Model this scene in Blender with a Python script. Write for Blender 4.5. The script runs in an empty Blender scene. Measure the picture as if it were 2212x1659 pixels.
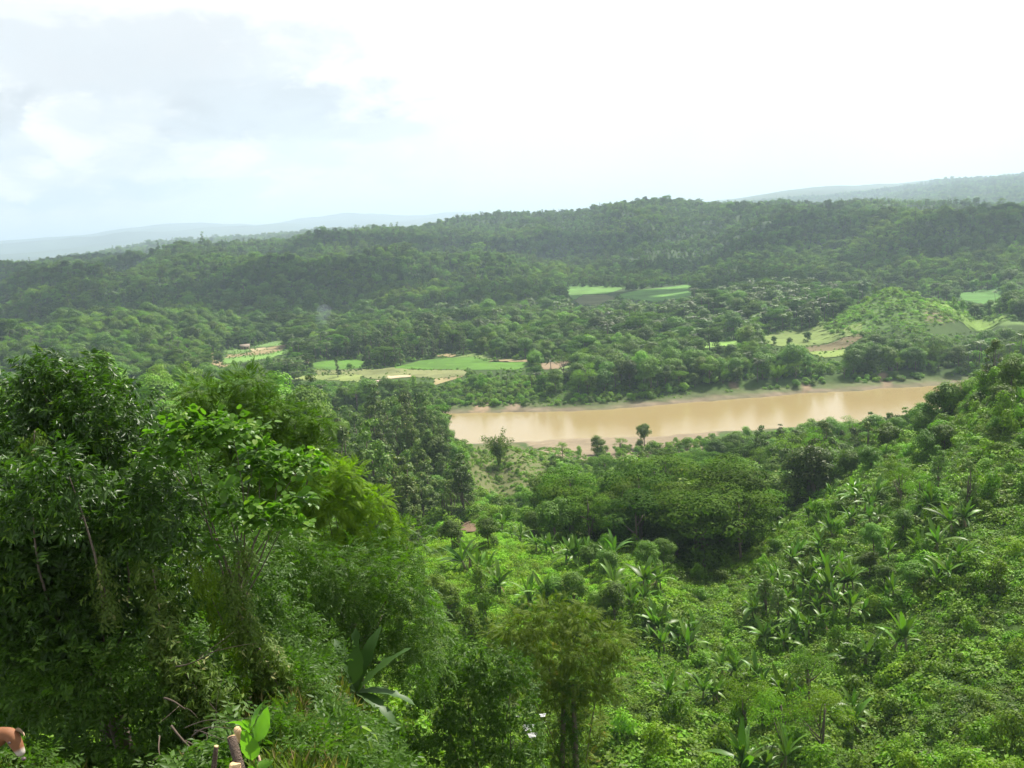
import bpy, bmesh, math, random
import numpy as np
from mathutils import Vector, Matrix
from mathutils.geometry import tessellate_polygon

random.seed(7)
rng = np.random.default_rng(7)
S = bpy.context.scene
C = S.collection

# ------------------------------------------------------------------ camera, sky, sun, exposure
CAM = np.array([0.0, 0.0, 92.0])
ROLL, PITCH = math.atan(0.066), math.radians(9.06)
FV, CX, CY = 2149.0, 1106.0, 829.5           # focal length and centre for a picture 2212 wide
X0 = np.array([1.0, 0, 0]); U0 = np.array([0, math.sin(PITCH), math.cos(PITCH)])
F = np.array([0, math.cos(PITCH), -math.sin(PITCH)])
R_ = math.cos(ROLL) * X0 - math.sin(ROLL) * U0
U_ = math.sin(ROLL) * X0 + math.cos(ROLL) * U0
cam_data = bpy.data.cameras.new("camera")
cam = bpy.data.objects.new("camera", cam_data)
C.objects.link(cam)
cam.matrix_world = Matrix(((R_[0], U_[0], -F[0], CAM[0]), (R_[1], U_[1], -F[1], CAM[1]),
                           (R_[2], U_[2], -F[2], CAM[2]), (0, 0, 0, 1)))
cam_data.sensor_width = 36.0
cam_data.lens = 36.0 * FV / 2212.0
cam_data.clip_start = 0.1
cam_data.clip_end = 90000
S.camera = cam

SUN_AZ, SUN_EL = math.radians(38), math.radians(52)      # azimuth measured from +Y towards +X
SUN = Vector((math.sin(SUN_AZ) * math.cos(SUN_EL), math.cos(SUN_AZ) * math.cos(SUN_EL), math.sin(SUN_EL)))
sl = bpy.data.lights.new("sun", 'SUN'); sl.energy = 5.0; sl.angle = math.radians(0.6); sl.color = (1.0, 0.95, 0.86)
so = bpy.data.objects.new("sun", sl); C.objects.link(so)
so.rotation_euler = SUN.to_track_quat('Z', 'Y').to_euler(); so.location = (0, 0, 400)

V = S.view_settings
V.view_transform = 'Standard'; V.look = 'None'; V.exposure = 0.95; V.gamma = 1.0; V.use_curve_mapping = False
cy = S.cycles
cy.max_bounces = 6; cy.diffuse_bounces = 3; cy.glossy_bounces = 2; cy.transmission_bounces = 3
cy.transparent_max_bounces = 4; cy.volume_bounces = 0
cy.use_denoising = True
try: cy.denoiser = 'OPENIMAGEDENOISE'
except Exception: pass
cy.use_adaptive_sampling = True; cy.adaptive_threshold = 0.02
cy.sample_clamp_indirect = 4.0
S.render.use_persistent_data = False


class NT:
    """small helper to write node trees"""
    def __init__(s, tree): s.t = tree; s.n = tree.nodes; s.l = tree.links
    def node(s, kind, **kw):
        x = s.n.new(kind)
        for k, v in kw.items():
            if k == 'ins':
                for a, b in v.items(): s.put(x.inputs[a], b)
            else: setattr(x, k, v)
        return x
    def put(s, sock, v):
        if isinstance(v, bpy.types.NodeSocket): s.l.new(v, sock)
        elif isinstance(v, bpy.types.Node): s.l.new(v.outputs[0], sock)
        else:
            if isinstance(v, (tuple, list)) and len(v) == 3 and sock.type == 'RGBA': v = (*v, 1)
            sock.default_value = v
    def m(s, op, a, b=0.0, c=None):
        x = s.n.new('ShaderNodeMath'); x.operation = op
        s.put(x.inputs[0], a); s.put(x.inputs[1], b)
        if c is not None: s.put(x.inputs[2], c)
        return x.outputs[0]
    def mix(s, f, a, b, blend='MIX'):
        x = s.n.new('ShaderNodeMix'); x.data_type = 'RGBA'; x.blend_type = blend
        s.put(x.inputs[0], f); s.put(x.inputs[6], a); s.put(x.inputs[7], b)
        return x.outputs[2]
    def step(s, v, a, b):
        x = s.n.new('ShaderNodeMapRange'); x.interpolation_type = 'SMOOTHSTEP'
        s.put(x.inputs[0], v); x.inputs[1].default_value = a; x.inputs[2].default_value = b
        return x.outputs[0]
    def noise(s, vec, scale, detail=4, rough=0.55, dist=0.0):
        x = s.n.new('ShaderNodeTexNoise')
        if vec is not None: s.put(x.inputs['Vector'], vec)
        x.inputs['Scale'].default_value = scale; x.inputs['Detail'].default_value = detail
        x.inputs['Roughness'].default_value = rough; x.inputs['Distortion'].default_value = dist
        return x.outputs[0]


world = bpy.data.worlds.new("World"); S.world = world; world.use_nodes = True
w = NT(world.node_tree); w.n.clear()
sky = w.node('ShaderNodeTexSky', sky_type='NISHITA', sun_disc=False, sun_elevation=SUN_EL, sun_rotation=SUN_AZ,
             air_density=1.0, dust_density=2.5, ozone_density=1.0)
co = w.node('ShaderNodeTexCoord').outputs['Generated']
sx = w.node('ShaderNodeSeparateXYZ', ins={0: co})
az = w.m('MULTIPLY', w.m('ARCTAN2', sx.outputs[0], sx.outputs[1]), 57.2958)      # degrees right of +Y
el = w.m('MULTIPLY', w.m('ARCSINE', sx.outputs[2]), 57.2958)
ang = w.node('ShaderNodeCombineXYZ', ins={0: w.m('MULTIPLY', az, 0.05), 1: w.m('MULTIPLY', el, 0.11), 2: 0.0}).outputs[0]
n1 = w.noise(ang, 1.6, 7, 0.6, 0.4)
n2 = w.noise(ang, 4.5, 6, 0.6, 0.3)
n3 = w.noise(co, 1.4, 5, 0.6, 0.6)


def cloud_mask(a0, e0, wa, we, edge=0.55, warp=1.0, tilt=0.0):
    """soft elliptical patch in sky coordinates, its rim broken up by noise"""
    da = w.m('SUBTRACT', az, a0); de = w.m('SUBTRACT', el, e0)
    de = w.m('SUBTRACT', de, w.m('MULTIPLY', da, tilt))
    q = w.m('ADD', w.m('POWER', w.m('ABSOLUTE', w.m('DIVIDE', da, wa)), 2.0),
            w.m('POWER', w.m('ABSOLUTE', w.m('DIVIDE', de, we)), 2.0))
    q = w.m('ADD', q, w.m('MULTIPLY', w.m('SUBTRACT', n2, 0.5), 7.0 * warp))
    q = w.m('ADD', q, w.m('MULTIPLY', w.m('SUBTRACT', n1, 0.5), 5.0 * warp))
    return w.step(q, 1.0 + edge, 1.0 - edge)


veil = (0.86, 0.905, 0.955)                       # thin milky haze between the clouds
sky_c = w.mix(w.m('SUBTRACT', 0.72, w.m('MULTIPLY', w.step(el, 16.0, 45.0), 0.62)), w.node('ShaderNodeVectorMath', operation='SCALE', ins={0: sky.outputs[0], 'Scale': 1.0}).outputs[0],
              (8.6, 9.05, 9.55))
lum = w.step(n3, 0.30, 0.62)
cl_c = w.mix(lum, (8.4, 8.8, 9.2), (10.8, 10.8, 10.7))
cov = w.step(w.m('SUBTRACT', n3, w.m('MULTIPLY', w.step(el, 18.0, 45.0), 0.30)), 0.22, 0.42)
col = w.mix(cov, sky_c, cl_c)
# brighter towards the sun side (right and up), as in thin cloud round the sun
sdir = w.node('ShaderNodeVectorMath', operation='DOT_PRODUCT', ins={0: co, 1: tuple(SUN)}).outputs['Value']
glow = w.step(sdir, 0.70, 0.98)
col = w.mix(glow, col, (12.5, 12.3, 12.0))
right = w.step(w.m('ADD', az, w.m('MULTIPLY', el, 0.7)), -12.0, 8.0)
col = w.mix(w.m('MULTIPLY', right, 0.65), col, (11.0, 11.0, 10.9))
# grey-blue cloud bases on the left of the view and pale blue gaps, bright heads between them
for (a0, e0, wa, we, tilt, c, k) in [
        (-30, 4.4, 7.0, 2.2, 0.0, (8.1, 8.75, 9.35), 0.9),
        (-12.5, 6.8, 7.0, 1.5, 0.02, (6.5, 7.0, 7.5), 0.9),
        (-21.0, 9.6, 11.0, 2.0, 0.05, (7.7, 8.1, 8.5), 0.75),
        (-27.5, 7.2, 5.0, 1.4, 0.05, (6.9, 7.3, 7.7), 0.8),
        (-6.5, 5.6, 2.6, 0.6, 0.0, (7.7, 8.1, 8.5), 0.75),
        (-22.0, 3.1, 6.0, 0.8, 0.02, (7.0, 8.1, 9.0), 0.9),
        (-19.0, 4.9, 3.0, 0.9, 0.1, (8.0, 8.6, 9.1), 0.6),
        (-11.5, 4.3, 2.6, 1.0, 0.1, (8.3, 9.1, 9.8), 0.7)]:
    col = w.mix(w.m('MULTIPLY', cloud_mask(a0, e0, wa, we, 0.65, 0.8, tilt), k), col, c)
for (a0, e0, wa, we, k) in [(-22.5, 6.6, 2.2, 1.6, 1.0), (-20.6, 5.2, 2.6, 1.3, 0.9), (-25.5, 3.9, 2.6, 1.1, 0.95),
                            (-15.5, 4.6, 3.0, 0.9, 0.8), (-12.8, 3.1, 1.1, 0.8, 0.9), (-7.6, 3.4, 1.0, 0.5, 0.8),
                            (-5.2, 4.2, 2.4, 0.9, 0.7), (-28.5, 5.3, 2.0, 0.8, 0.8), (-14.0, 1.7, 1.8, 0.5, 0.5),
                            (-25.8, 1.8, 1.0, 0.7, 0.6), (0.6, 2.3, 3.0, 0.6, 0.6)]:
    col = w.mix(w.m('MULTIPLY', cloud_mask(a0, e0, wa, we, 0.28, 0.75), k), col, (11.2, 11.1, 11.0))
puff = w.step(w.noise(ang, 3.6, 9, 0.62, 0.5), 0.40, 0.62)
leftish = w.m('MULTIPLY', w.m('SUBTRACT', 1.0, right), w.step(el, 14.0, 6.0))
col = w.mix(w.m('MULTIPLY', w.m('MULTIPLY', w.m('SUBTRACT', 1.0, puff), leftish), 0.75), col, (7.9, 8.5, 9.0))
low = w.step(el, 3.2, 0.0)
col = w.mix(w.m('MULTIPLY', low, 0.7), col, (9.5, 9.1, 9.3))
bg = w.node('ShaderNodeBackground', ins={'Color': col, 'Strength': 0.055})
w.node('ShaderNodeOutputWorld', ins={'Surface': bg})


# ------------------------------------------------------------------ geometry of the view
def ray(vx, vy):
    d = F * FV + R_ * (vx - CX) + U_ * (CY - vy)
    return d / np.linalg.norm(d)

def at(vx, vy, dist):
    """the point seen at this place of the view, this many metres away over the ground"""
    d = ray(vx, vy); return CAM + d * (dist / math.hypot(d[0], d[1]))

def at_z(vx, vy, z):
    d = ray(vx, vy); return CAM + d * ((z - CAM[2]) / d[2])

def project(P):
    Q = np.asarray(P, float) - CAM
    f = Q @ F; f = np.where(np.abs(f) < 1e-6, 1e-6, f)
    x = CX + FV * (Q @ R_) / f; y = CY - FV * (Q @ U_) / f
    return x, y, f

def hash2(ix, iy, seed):
    h = (ix.astype(np.int64) * 374761393 + iy.astype(np.int64) * 668265263 + seed * 1442695041) & 0xFFFFFFFF
    h = ((h ^ (h >> 13)) * 1274126177) & 0xFFFFFFFF
    return ((h ^ (h >> 16)) & 0xFFFF) / 65535.0

def vnoise(x, y, seed=0):
    ix, iy = np.floor(x), np.floor(y); fx, fy = x - ix, y - iy
    fx = fx * fx * fx * (fx * (fx * 6 - 15) + 10); fy = fy * fy * fy * (fy * (fy * 6 - 15) + 10)
    a, b = hash2(ix, iy, seed), hash2(ix + 1, iy, seed)
    c, d = hash2(ix, iy + 1, seed), hash2(ix + 1, iy + 1, seed)
    return (a * (1 - fx) + b * fx) * (1 - fy) + (c * (1 - fx) + d * fx) * fy

def fbm(x, y, seed=0, oct=4):
    v, a, s = 0, 0.5, 0
    for k in range(oct):
        v = v + a * (vnoise(x * 2 ** k + 13.7 * k, y * 2 ** k - 7.1 * k, seed + k) - 0.5); s += a; a *= 0.5
    return v / s * 2

def ridged(x, y, seed=0, oct=4):
    v, a, s = 0, 0.5, 0
    for k in range(oct):
        v = v + a * (1 - np.abs(vnoise(x * 2 ** k + 3.1 * k, y * 2 ** k + 9.2 * k, seed + k) * 2 - 1)); s += a; a *= 0.5
    return v / s

def sstep(a, b, v):
    t = np.clip((v - a) / (b - a), 0, 1); return t * t * (3 - 2 * t)


# ------------------------------------------------------------------ terrain
ctl = []
def G(vx, vy, d, h=0.0):
    p = at(vx, vy, d); ctl.append((math.atan2(p[0], p[1]), math.log(d), p[2] - h))
def Z(vx, d, z):
    ctl.append((math.atan((vx - CX) / FV), math.log(d), z))
for vx in (-500, 200, 700):
    for d, z in ((1, 90.4), (3, 89.5), (6, 87.9), (10, 85.9), (13, 84.6), (16, 83.2), (20, 81.8), (26, 79.5), (36, 75), (55, 67), (90, 58), (140, 48), (200, 40), (260, 33)):
        Z(vx, d, z)
for d, z in ((3, 89.4), (6, 87.3), (10, 84.6), (16, 80), (26, 73), (40, 65), (60, 57)): Z(900, d, z)
for vx in (1150, 1600, 2100, 2700):
    for d, z in ((1, 90.4), (3, 89.2), (6, 86.8), (10, 83), (16, 77), (26, 69), (40, 61), (58, 53)):
        Z(vx, d, z)
G(950, 1170, 150); G(1100, 1240, 128); G(1350, 1235, 128); G(1300, 1350, 108, 1); G(1100, 1400, 100, 3)
G(1300, 1659, 75, 2); G(1010, 1140, 168); G(1200, 1180, 146); G(1420, 1190, 146, 1); G(950, 1300, 110, 2)
G(1600, 1650, 80, 2); G(1800, 1250, 124, 1); G(1600, 1200, 140, 2); G(1500, 1400, 105, 3); G(1700, 1400, 103, 3)
G(2212, 1250, 112, 1); G(2212, 1000, 145, 2); G(2400, 1000, 140, 2); G(2212, 1500, 90, 2); G(2212, 1659, 76, 2)
G(1900, 1500, 93, 3); G(2450, 1500, 88, 2); G(2500, 1250, 108, 1); G(2150, 815, 172, 5); G(2212, 790, 172, 4); G(2500, 720, 165, 4)
G(1900, 960, 190, 4); G(2000, 900, 200, 6); G(1700, 1060, 175, 6); G(1650, 1010, 215, 14); G(1800, 920, 235, 14)
for vx, z in ((1700, 20), (1900, 28), (2100, 36), (2300, 40), (2600, 42)): Z(vx, 270, z)
for vx, z in ((1500, 6), (1700, 8), (1900, 10), (2212, 12), (2600, 12)): Z(vx, 350, z)
for vx in (1300, 1600, 1900, 2212, 2700): Z(vx, 415, 2.5)
Z(1200, 200, 28); Z(1400, 200, 26); Z(1250, 240, 13); Z(1450, 250, 13); Z(1200, 290, 7); Z(1450, 310, 6); Z(1600, 260, 18)
G(1100, 962, 345); G(1010, 962, 335); G(1200, 985, 350, 0); G(1060, 1020, 322); G(1070, 1080, 300); Z(1100, 260, 13); Z(1000, 240, 22)
Z(1100, 375, 4); Z(1250, 365, 4); Z(1000, 380, 4); Z(1400, 370, 3.5)
G(850, 880, 330, 13); G(700, 905, 330, 13); G(900, 1080, 200, 12); G(950, 1000, 270, 13); G(760, 1000, 255, 13)
G(600, 850, 360, 12); G(450, 815, 410, 11); G(300, 860, 375, 1); G(300, 810, 420, 11); G(150, 830, 400, 11); G(0, 850, 400, 11); G(-250, 860, 400, 11)
Z(500, 300, 28); Z(100, 310, 30); Z(-300, 300, 32); Z(850, 400, 10); Z(960, 395, 6)
for vx in (-300, 0, 300, 600, 800): Z(vx, 480, 12 if vx < 500 else 6)
for vx in (1000, 1200, 1500, 1900, 2300, 2700): Z(vx, 445, 3.5); Z(vx, 520, 4.5)
for vx in (-300, 0, 300, 600, 900, 1200, 1500, 1800, 2200, 2700): Z(vx, 600, 5)
for vx in (-300, 200, 540, 850, 1150, 1450, 1650, 2300, 2700): Z(vx, 700, 5)
for vx in (500, 700, 900, 1150): Z(vx, 800, 5)
G(0, 710, 900, 12); G(150, 690, 910, 11); G(280, 668, 930, 11); G(420, 678, 950, 10); G(520, 690, 960, 10); G(600, 702, 980, 9); Z(750, 960, 6); G(-200, 715, 900, 11)
Z(0, 780, 8); Z(250, 790, 9); Z(0, 1060, 10); Z(300, 1080, 10)
G(1600, 622, 850, 11); G(1480, 650, 860, 9); G(1700, 650, 800, 9); G(1330, 690, 850, 9); Z(1600, 750, 8); Z(1600, 960, 5); Z(1100, 900, 5)
G(1925, 607, 745, 3); G(1900, 622, 742, 3); G(1955, 622, 745, 3); G(1870, 650, 730, 2); G(2000, 645, 735, 1); G(2060, 655, 750, 0); G(1800, 690, 710, 4); Z(1930, 655, 8); Z(2120, 720, 6.5); Z(1930, 830, 8); Z(2050, 840, 5)
G(2180, 665, 735, 1); G(2350, 655, 735, 1); Z(2180, 680, 6); Z(2180, 860, 4); Z(2130, 900, 4); Z(2400, 860, 5)
for vx in (750, 1000, 1200, 1400, 1550): Z(vx, 1040, 4.5)
for vx in (1250, 1450): Z(vx, 1120, 4.5)
# the long forested ridge
for vx, vy, d in ((-200, 585, 1900), (0, 578, 1900), (140, 565, 1950), (270, 555, 2000), (400, 549, 2000), (550, 530, 2100), (700, 517, 2150),
                  (850, 495, 2200), (1000, 480, 2250), (1150, 468, 2300), (1300, 450, 2300), (1400, 441, 2300), (1550, 440, 2400), (1700, 444, 2500),
                  (1850, 443, 2500), (1980, 452, 2400), (2212, 466, 2300), (2500, 450, 2300)): G(vx, vy, d, 6)
for vx, vy, d in ((206, 632, 1300), (330, 610, 1350), (450, 582, 1400), (560, 560, 1450), (657, 552, 1500), (850, 530, 1550), (1000, 520, 1600),
                  (50, 640, 1350), (1180, 560, 1500), (1300, 560, 1500), (1500, 545, 1650), (1700, 520, 1500), (1850, 488, 1500), (2000, 480, 1500), (2212, 485, 1500), (2500, 480, 1500)): G(vx, vy, d, 8)
for vx in (-300, 100, 500): Z(vx, 1120, 12)
for vx in (0, 300, 600): Z(vx, 1620, 30)
for vx in (1600, 1850): Z(vx, 1230, 18)
Z(2000, 1050, 10); Z(2200, 960, 8); Z(2400, 1000, 10)
for vx in (700, 1100): Z(vx, 1200, 22)
for vx, z in ((-300, 20), (0, 20), (500, 25), (900, 50), (1300, 70), (1700, 60), (2212, 30), (2600, 30)): Z(vx, 3000, z)
for vx, z in ((-300, 30), (0, 40), (180, 60), (350, 96), (480, 108), (600, 106), (720, 112), (900, 92), (1150, 80), (1400, 70), (1800, 60)): Z(vx, 5200, z)
for vx, vy in ((2000, 425), (2120, 416), (2212, 411), (2500, 395)): G(vx, vy, 4200, 10)
for vx in (-300, 300, 800, 1300): Z(vx, 8000, 20)
for vx, vy in ((1500, 446), (1600, 431), (1700, 415), (1830, 408), (1960, 400), (2030, 388), (2130, 386), (2212, 379), (2500, 365)): G(vx, vy, 7500)
for vx, vy in ((-300, 540), (0, 525), (150, 509), (260, 492), (350, 482), (460, 480), (560, 482), (700, 467), (800, 462), (900, 470), (1000, 458), (1110, 461), (1250, 455), (1400, 449)): G(vx, vy, 16000)
for vx in (-300, 500, 1200, 1800, 2500): Z(vx, 30000, 60)
ctl = np.array(ctl)
U = ctl[:, :2] * np.array([8.0, 1.6])

def tps_k(r2):
    return 0.5 * r2 * np.log(r2 + 1e-9)
N = len(U)
D2 = ((U[:, None] - U[None]) ** 2).sum(-1)
A = np.zeros((N + 3, N + 3)); A[:N, :N] = tps_k(D2) + np.eye(N) * 0.004
A[:N, N] = 1; A[:N, N + 1:] = U; A[N, :N] = 1; A[N + 1:, :N] = U.T
b = np.zeros(N + 3); b[:N] = ctl[:, 2]
W = np.linalg.solve(A, b)

def tps(az_, ld):
    Q = np.stack([az_ * 8.0, ld * 1.6], -1).reshape(-1, 2); out = np.empty(len(Q))
    for i in range(0, len(Q), 20000):
        q = Q[i:i + 20000]
        out[i:i + 20000] = tps_k(((q[:, None] - U[None]) ** 2).sum(-1)) @ W[:N] + W[N] + q @ W[N + 1:]
    return out.reshape(np.shape(az_))

# river outline at water level, from the two shorelines seen in the view
far_bank = [(-500, 990), (0, 985), (300, 965), (600, 935), (800, 910), (900, 898), (960, 893), (1040, 891), (1100, 890), (1150, 890), (1230, 888), (1300, 885),
            (1400, 877), (1500, 869), (1600, 861), (1700, 853), (1760, 848), (1830, 846), (1900, 839), (1960, 837), (2010, 833), (2060, 829), (2120, 826), (2250, 815), (2700, 778)]
near_bank = [(2700, 850), (2212, 885), (1900, 910), (1650, 928), (1560, 933), (1500, 937), (1440, 942), (1350, 946), (1240, 949), (1150, 954), (1060, 958), (1000, 960), (900, 970), (700, 1000), (300, 1050), (-500, 1090)]
RIV = np.array([at_z(x, y, 0.0)[:2] for x, y in far_bank + near_bank])

def poly_sd(P, poly):
    """signed distance to a polygon, negative inside"""
    P = np.asarray(P, float).reshape(-1, 2); best = np.full(len(P), 1e18); ins = np.zeros(len(P), bool)
    n = len(poly)
    for i in range(n):
        a, c = poly[i], poly[(i + 1) % n]; e = c - a; wv = P - a
        t = np.clip((wv @ e) / max(e @ e, 1e-9), 0, 1)
        dd = wv - t[:, None] * e; best = np.minimum(best, (dd ** 2).sum(1))
        cross = ((a[1] <= P[:, 1]) != (c[1] <= P[:, 1])) & (P[:, 0] < (c[0] - a[0]) * (P[:, 1] - a[1]) / (c[1] - a[1] + 1e-12) + a[0])
        ins ^= cross
    dist = np.sqrt(best); return np.where(ins, -dist, dist)

def inside(vx, vy, poly):
    return poly_sd(np.stack([vx, vy], -1), np.array(poly, float)) < 0

SAND = [(1130, 950), (1200, 946), (1350, 940), (1500, 930), (1560, 930), (1500, 985), (1400, 1000), (1300, 1000), (1225, 990), (1150, 968)]

def height(x, y):
    x = np.asarray(x, float); y = np.asarray(y, float)
    d = np.maximum(np.hypot(x, y), 0.5); a = np.arctan2(x, y)
    h = tps(np.clip(a, -0.75, 0.75), np.log(np.clip(d, 0.8, 38000)))
    h = h + fbm(x / 2.2, y / 2.2, 3) * 0.22 * sstep(45, 10, d) + fbm(x / 14, y / 14, 5) * 1.1 * sstep(20, 60, d) * sstep(450, 250, d)
    hill = sstep(9, 26, h)
    h = h + fbm(x / 70, y / 70, 9) * 5 * hill * sstep(450, 700, d) * sstep(1300, 900, d)
    rz = sstep(1000, 1350, d) * sstep(6, 35, h)
    wx = x + 90 * fbm(x / 420, y / 420, 21); wy = y + 90 * fbm(x / 420, y / 420, 22)
    amp = np.where(d < 2600, 92, 70) * (0.55 + 0.45 * sstep(2500, 1500, d))
    h = h + (ridged(wx / 400, wy / 520, 31, 4) - 0.64) * amp * rz * sstep(12000, 5000, d)
    far = sstep(6000, 11000, d)
    h = h + (ridged(x / 2600, y / 2600, 41, 4) - 0.85) * 150 * far + fbm(x / 700, y / 700, 43) * 40 * far
    plain = sstep(430, 500, d) * sstep(1150, 1050, d) * sstep(9, 6, h)
    h = h * (1 - plain) + 5.0 * plain
    cp = at(-10, 1620, 17.3); h = h + 0.55 * np.exp(-((x - cp[0]) ** 2 + (y - cp[1]) ** 2) / 4.5)
    h = np.where(d < 6, np.minimum(h, 90.35 - 0.28 * d), h)
    h = np.maximum(h, 1.2)
    near = (d > 300) & (d < 700)
    if np.any(near):
        sd = np.full(h.shape, 1e3); sd[near] = poly_sd(np.stack([x[near], y[near]], -1), RIV)
        sdn = sd + 2.5 * fbm(x / 9, y / 9, 55)
        vx, vy, _ = project(np.stack([x, y, np.full_like(x, 1.0)], -1))
        sand = np.zeros(h.shape, bool); sand[near] = inside(vx[near], vy[near], SAND)
        farside = y * 1.0 > 0.5 * (445 + 0 * x)
        prof = np.where(sdn < 1.5, -2.0 + 2.6 * sstep(-6, 1.5, sdn), 0.6 + 1.2 * sstep(1.5, 10, sdn) + (h - 1.8) * sstep(9, 26, sdn))
        prof = np.where(sand, np.minimum(prof, 0.45 + 0.03 * sdn), prof)
        h = np.where(near, np.where(sdn < 30, np.minimum(prof, np.maximum(h, prof * 0 + 1.0)), h), h)
    return h

_T = np.exp(np.linspace(math.log(3.0), math.log(1500), 900))
def hit(vx_, vy_, above=0.0, dmin=3.0):
    """the first spot along this line of sight that is this high above the ground"""
    r_ = ray(vx_, vy_); hd = math.hypot(r_[0], r_[1]); t_ = _T[_T >= dmin]
    X_, Y_ = r_[0] / hd * t_, r_[1] / hd * t_; Zr = CAM[2] + r_[2] / hd * t_; Hh = height(X_, Y_)
    w_ = np.where(Zr < Hh + above)[0]
    if len(w_) == 0: return None
    k = w_[0]; return np.array([X_[k], Y_[k], Hh[k]]), t_[k]

NA, ND = 420, 620
azs = np.linspace(-0.86, 0.86, NA); ds = np.exp(np.linspace(math.log(0.8), math.log(38000), ND))
# finer steps where the river and the fields lie
dd_ = np.gradient(np.log(ds)); dens = 1 / dd_ * (1 + 1.6 * np.exp(-((np.log(ds) - math.log(480)) / 0.35) ** 2) + 0.8 * np.exp(-((np.log(ds) - math.log(800)) / 0.5) ** 2) + 0.5 * np.exp(-((np.log(ds) - math.log(1500)) / 0.5) ** 2))
cum = np.cumsum(dens); cum = (cum - cum[0]) / (cum[-1] - cum[0])
ds = np.interp(np.linspace(0, 1, ND), cum, ds)
AA, DD = np.meshgrid(azs, ds)
GX, GY = np.sin(AA) * DD, np.cos(AA) * DD
GZ = height(GX, GY)

def mesh_from(name, verts, faces, mats=(), smooth=False, attrs=None, matidx=None):
    """verts (n,3), faces (m,k) arrays with the same k, or list of such arrays"""
    me = bpy.data.meshes.new(name)
    fl = faces if isinstance(faces, list) else [faces]
    fl = [np.asarray(f, np.int32) for f in fl if len(f)]
    verts = np.asarray(verts, np.float32)
    nl = sum(f.size for f in fl); nf = sum(len(f) for f in fl)
    me.vertices.add(len(verts)); me.vertices.foreach_set('co', verts.ravel())
    me.loops.add(nl); me.loops.foreach_set('vertex_index', np.concatenate([f.ravel() for f in fl]))
    me.polygons.add(nf)
    tot = np.concatenate([np.full(len(f), f.shape[1], np.int32) for f in fl])
    me.polygons.foreach_set('loop_start', np.concatenate([[0], np.cumsum(tot)[:-1]]).astype(np.int32))
    me.polygons.foreach_set('loop_total', tot)
    if smooth is not False:
        me.polygons.foreach_set('use_smooth', np.full(nf, True) if smooth is True else smooth)
    for m_ in mats: me.materials.append(m_)
    if matidx is not None: me.polygons.foreach_set('material_index', np.asarray(matidx, np.int32))
    if attrs:
        for k, v in attrs.items():
            v = np.asarray(v, np.float32)
            if v.ndim == 1:
                at_ = me.attributes.new(k, 'FLOAT', 'POINT'); at_.data.foreach_set('value', v)
            else:
                at_ = me.attributes.new(k, 'FLOAT_COLOR', 'POINT'); at_.data.foreach_set('color', v.ravel())
    me.update(); me.validate()
    return me

def link(name, me, parent=None, loc=None):
    o = bpy.data.objects.new(name, me); C.objects.link(o)
    if parent is not None: o.parent = parent
    if loc is not None: o.location = loc
    return o

def tag(o, label, cat=None, group=None, kind=None):
    if label: o['label'] = label
    if cat: o['category'] = cat
    if group: o['group'] = group
    if kind: o['kind'] = kind
    return o

def empty(name, loc, rz=0.0):
    o = bpy.data.objects.new(name, None); C.objects.link(o); o.location = loc; o.rotation_euler = (0, 0, rz)
    o.empty_display_size = 0.2
    return o


# ------------------------------------------------------------------ materials
def new_mat(name):
    m = bpy.data.materials.new(name); m.use_nodes = True; m.node_tree.nodes.clear(); return m, NT(m.node_tree)

def plain(name, c, rough=0.8, var=0.25, scale=3.0, spec=0.3, bump=0.3):
    m, t = new_mat(name)
    oc = t.node('ShaderNodeTexCoord').outputs['Object']
    n = t.noise(oc, scale, 5, 0.6)
    colr = t.mix(n, tuple(x * (1 - var) for x in c), tuple(min(1, x * (1 + var)) for x in c))
    p = t.node('ShaderNodeBsdfPrincipled', ins={'Base Color': colr, 'Roughness': rough, 'Specular IOR Level': spec})
    if bump:
        bn = t.node('ShaderNodeBump', ins={'Height': t.noise(oc, scale * 4, 4), 'Strength': bump, 'Distance': 0.03})
        t.put(p.inputs['Normal'], bn.outputs[0])
    t.node('ShaderNodeOutputMaterial', ins={'Surface': p})
    return m

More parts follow.
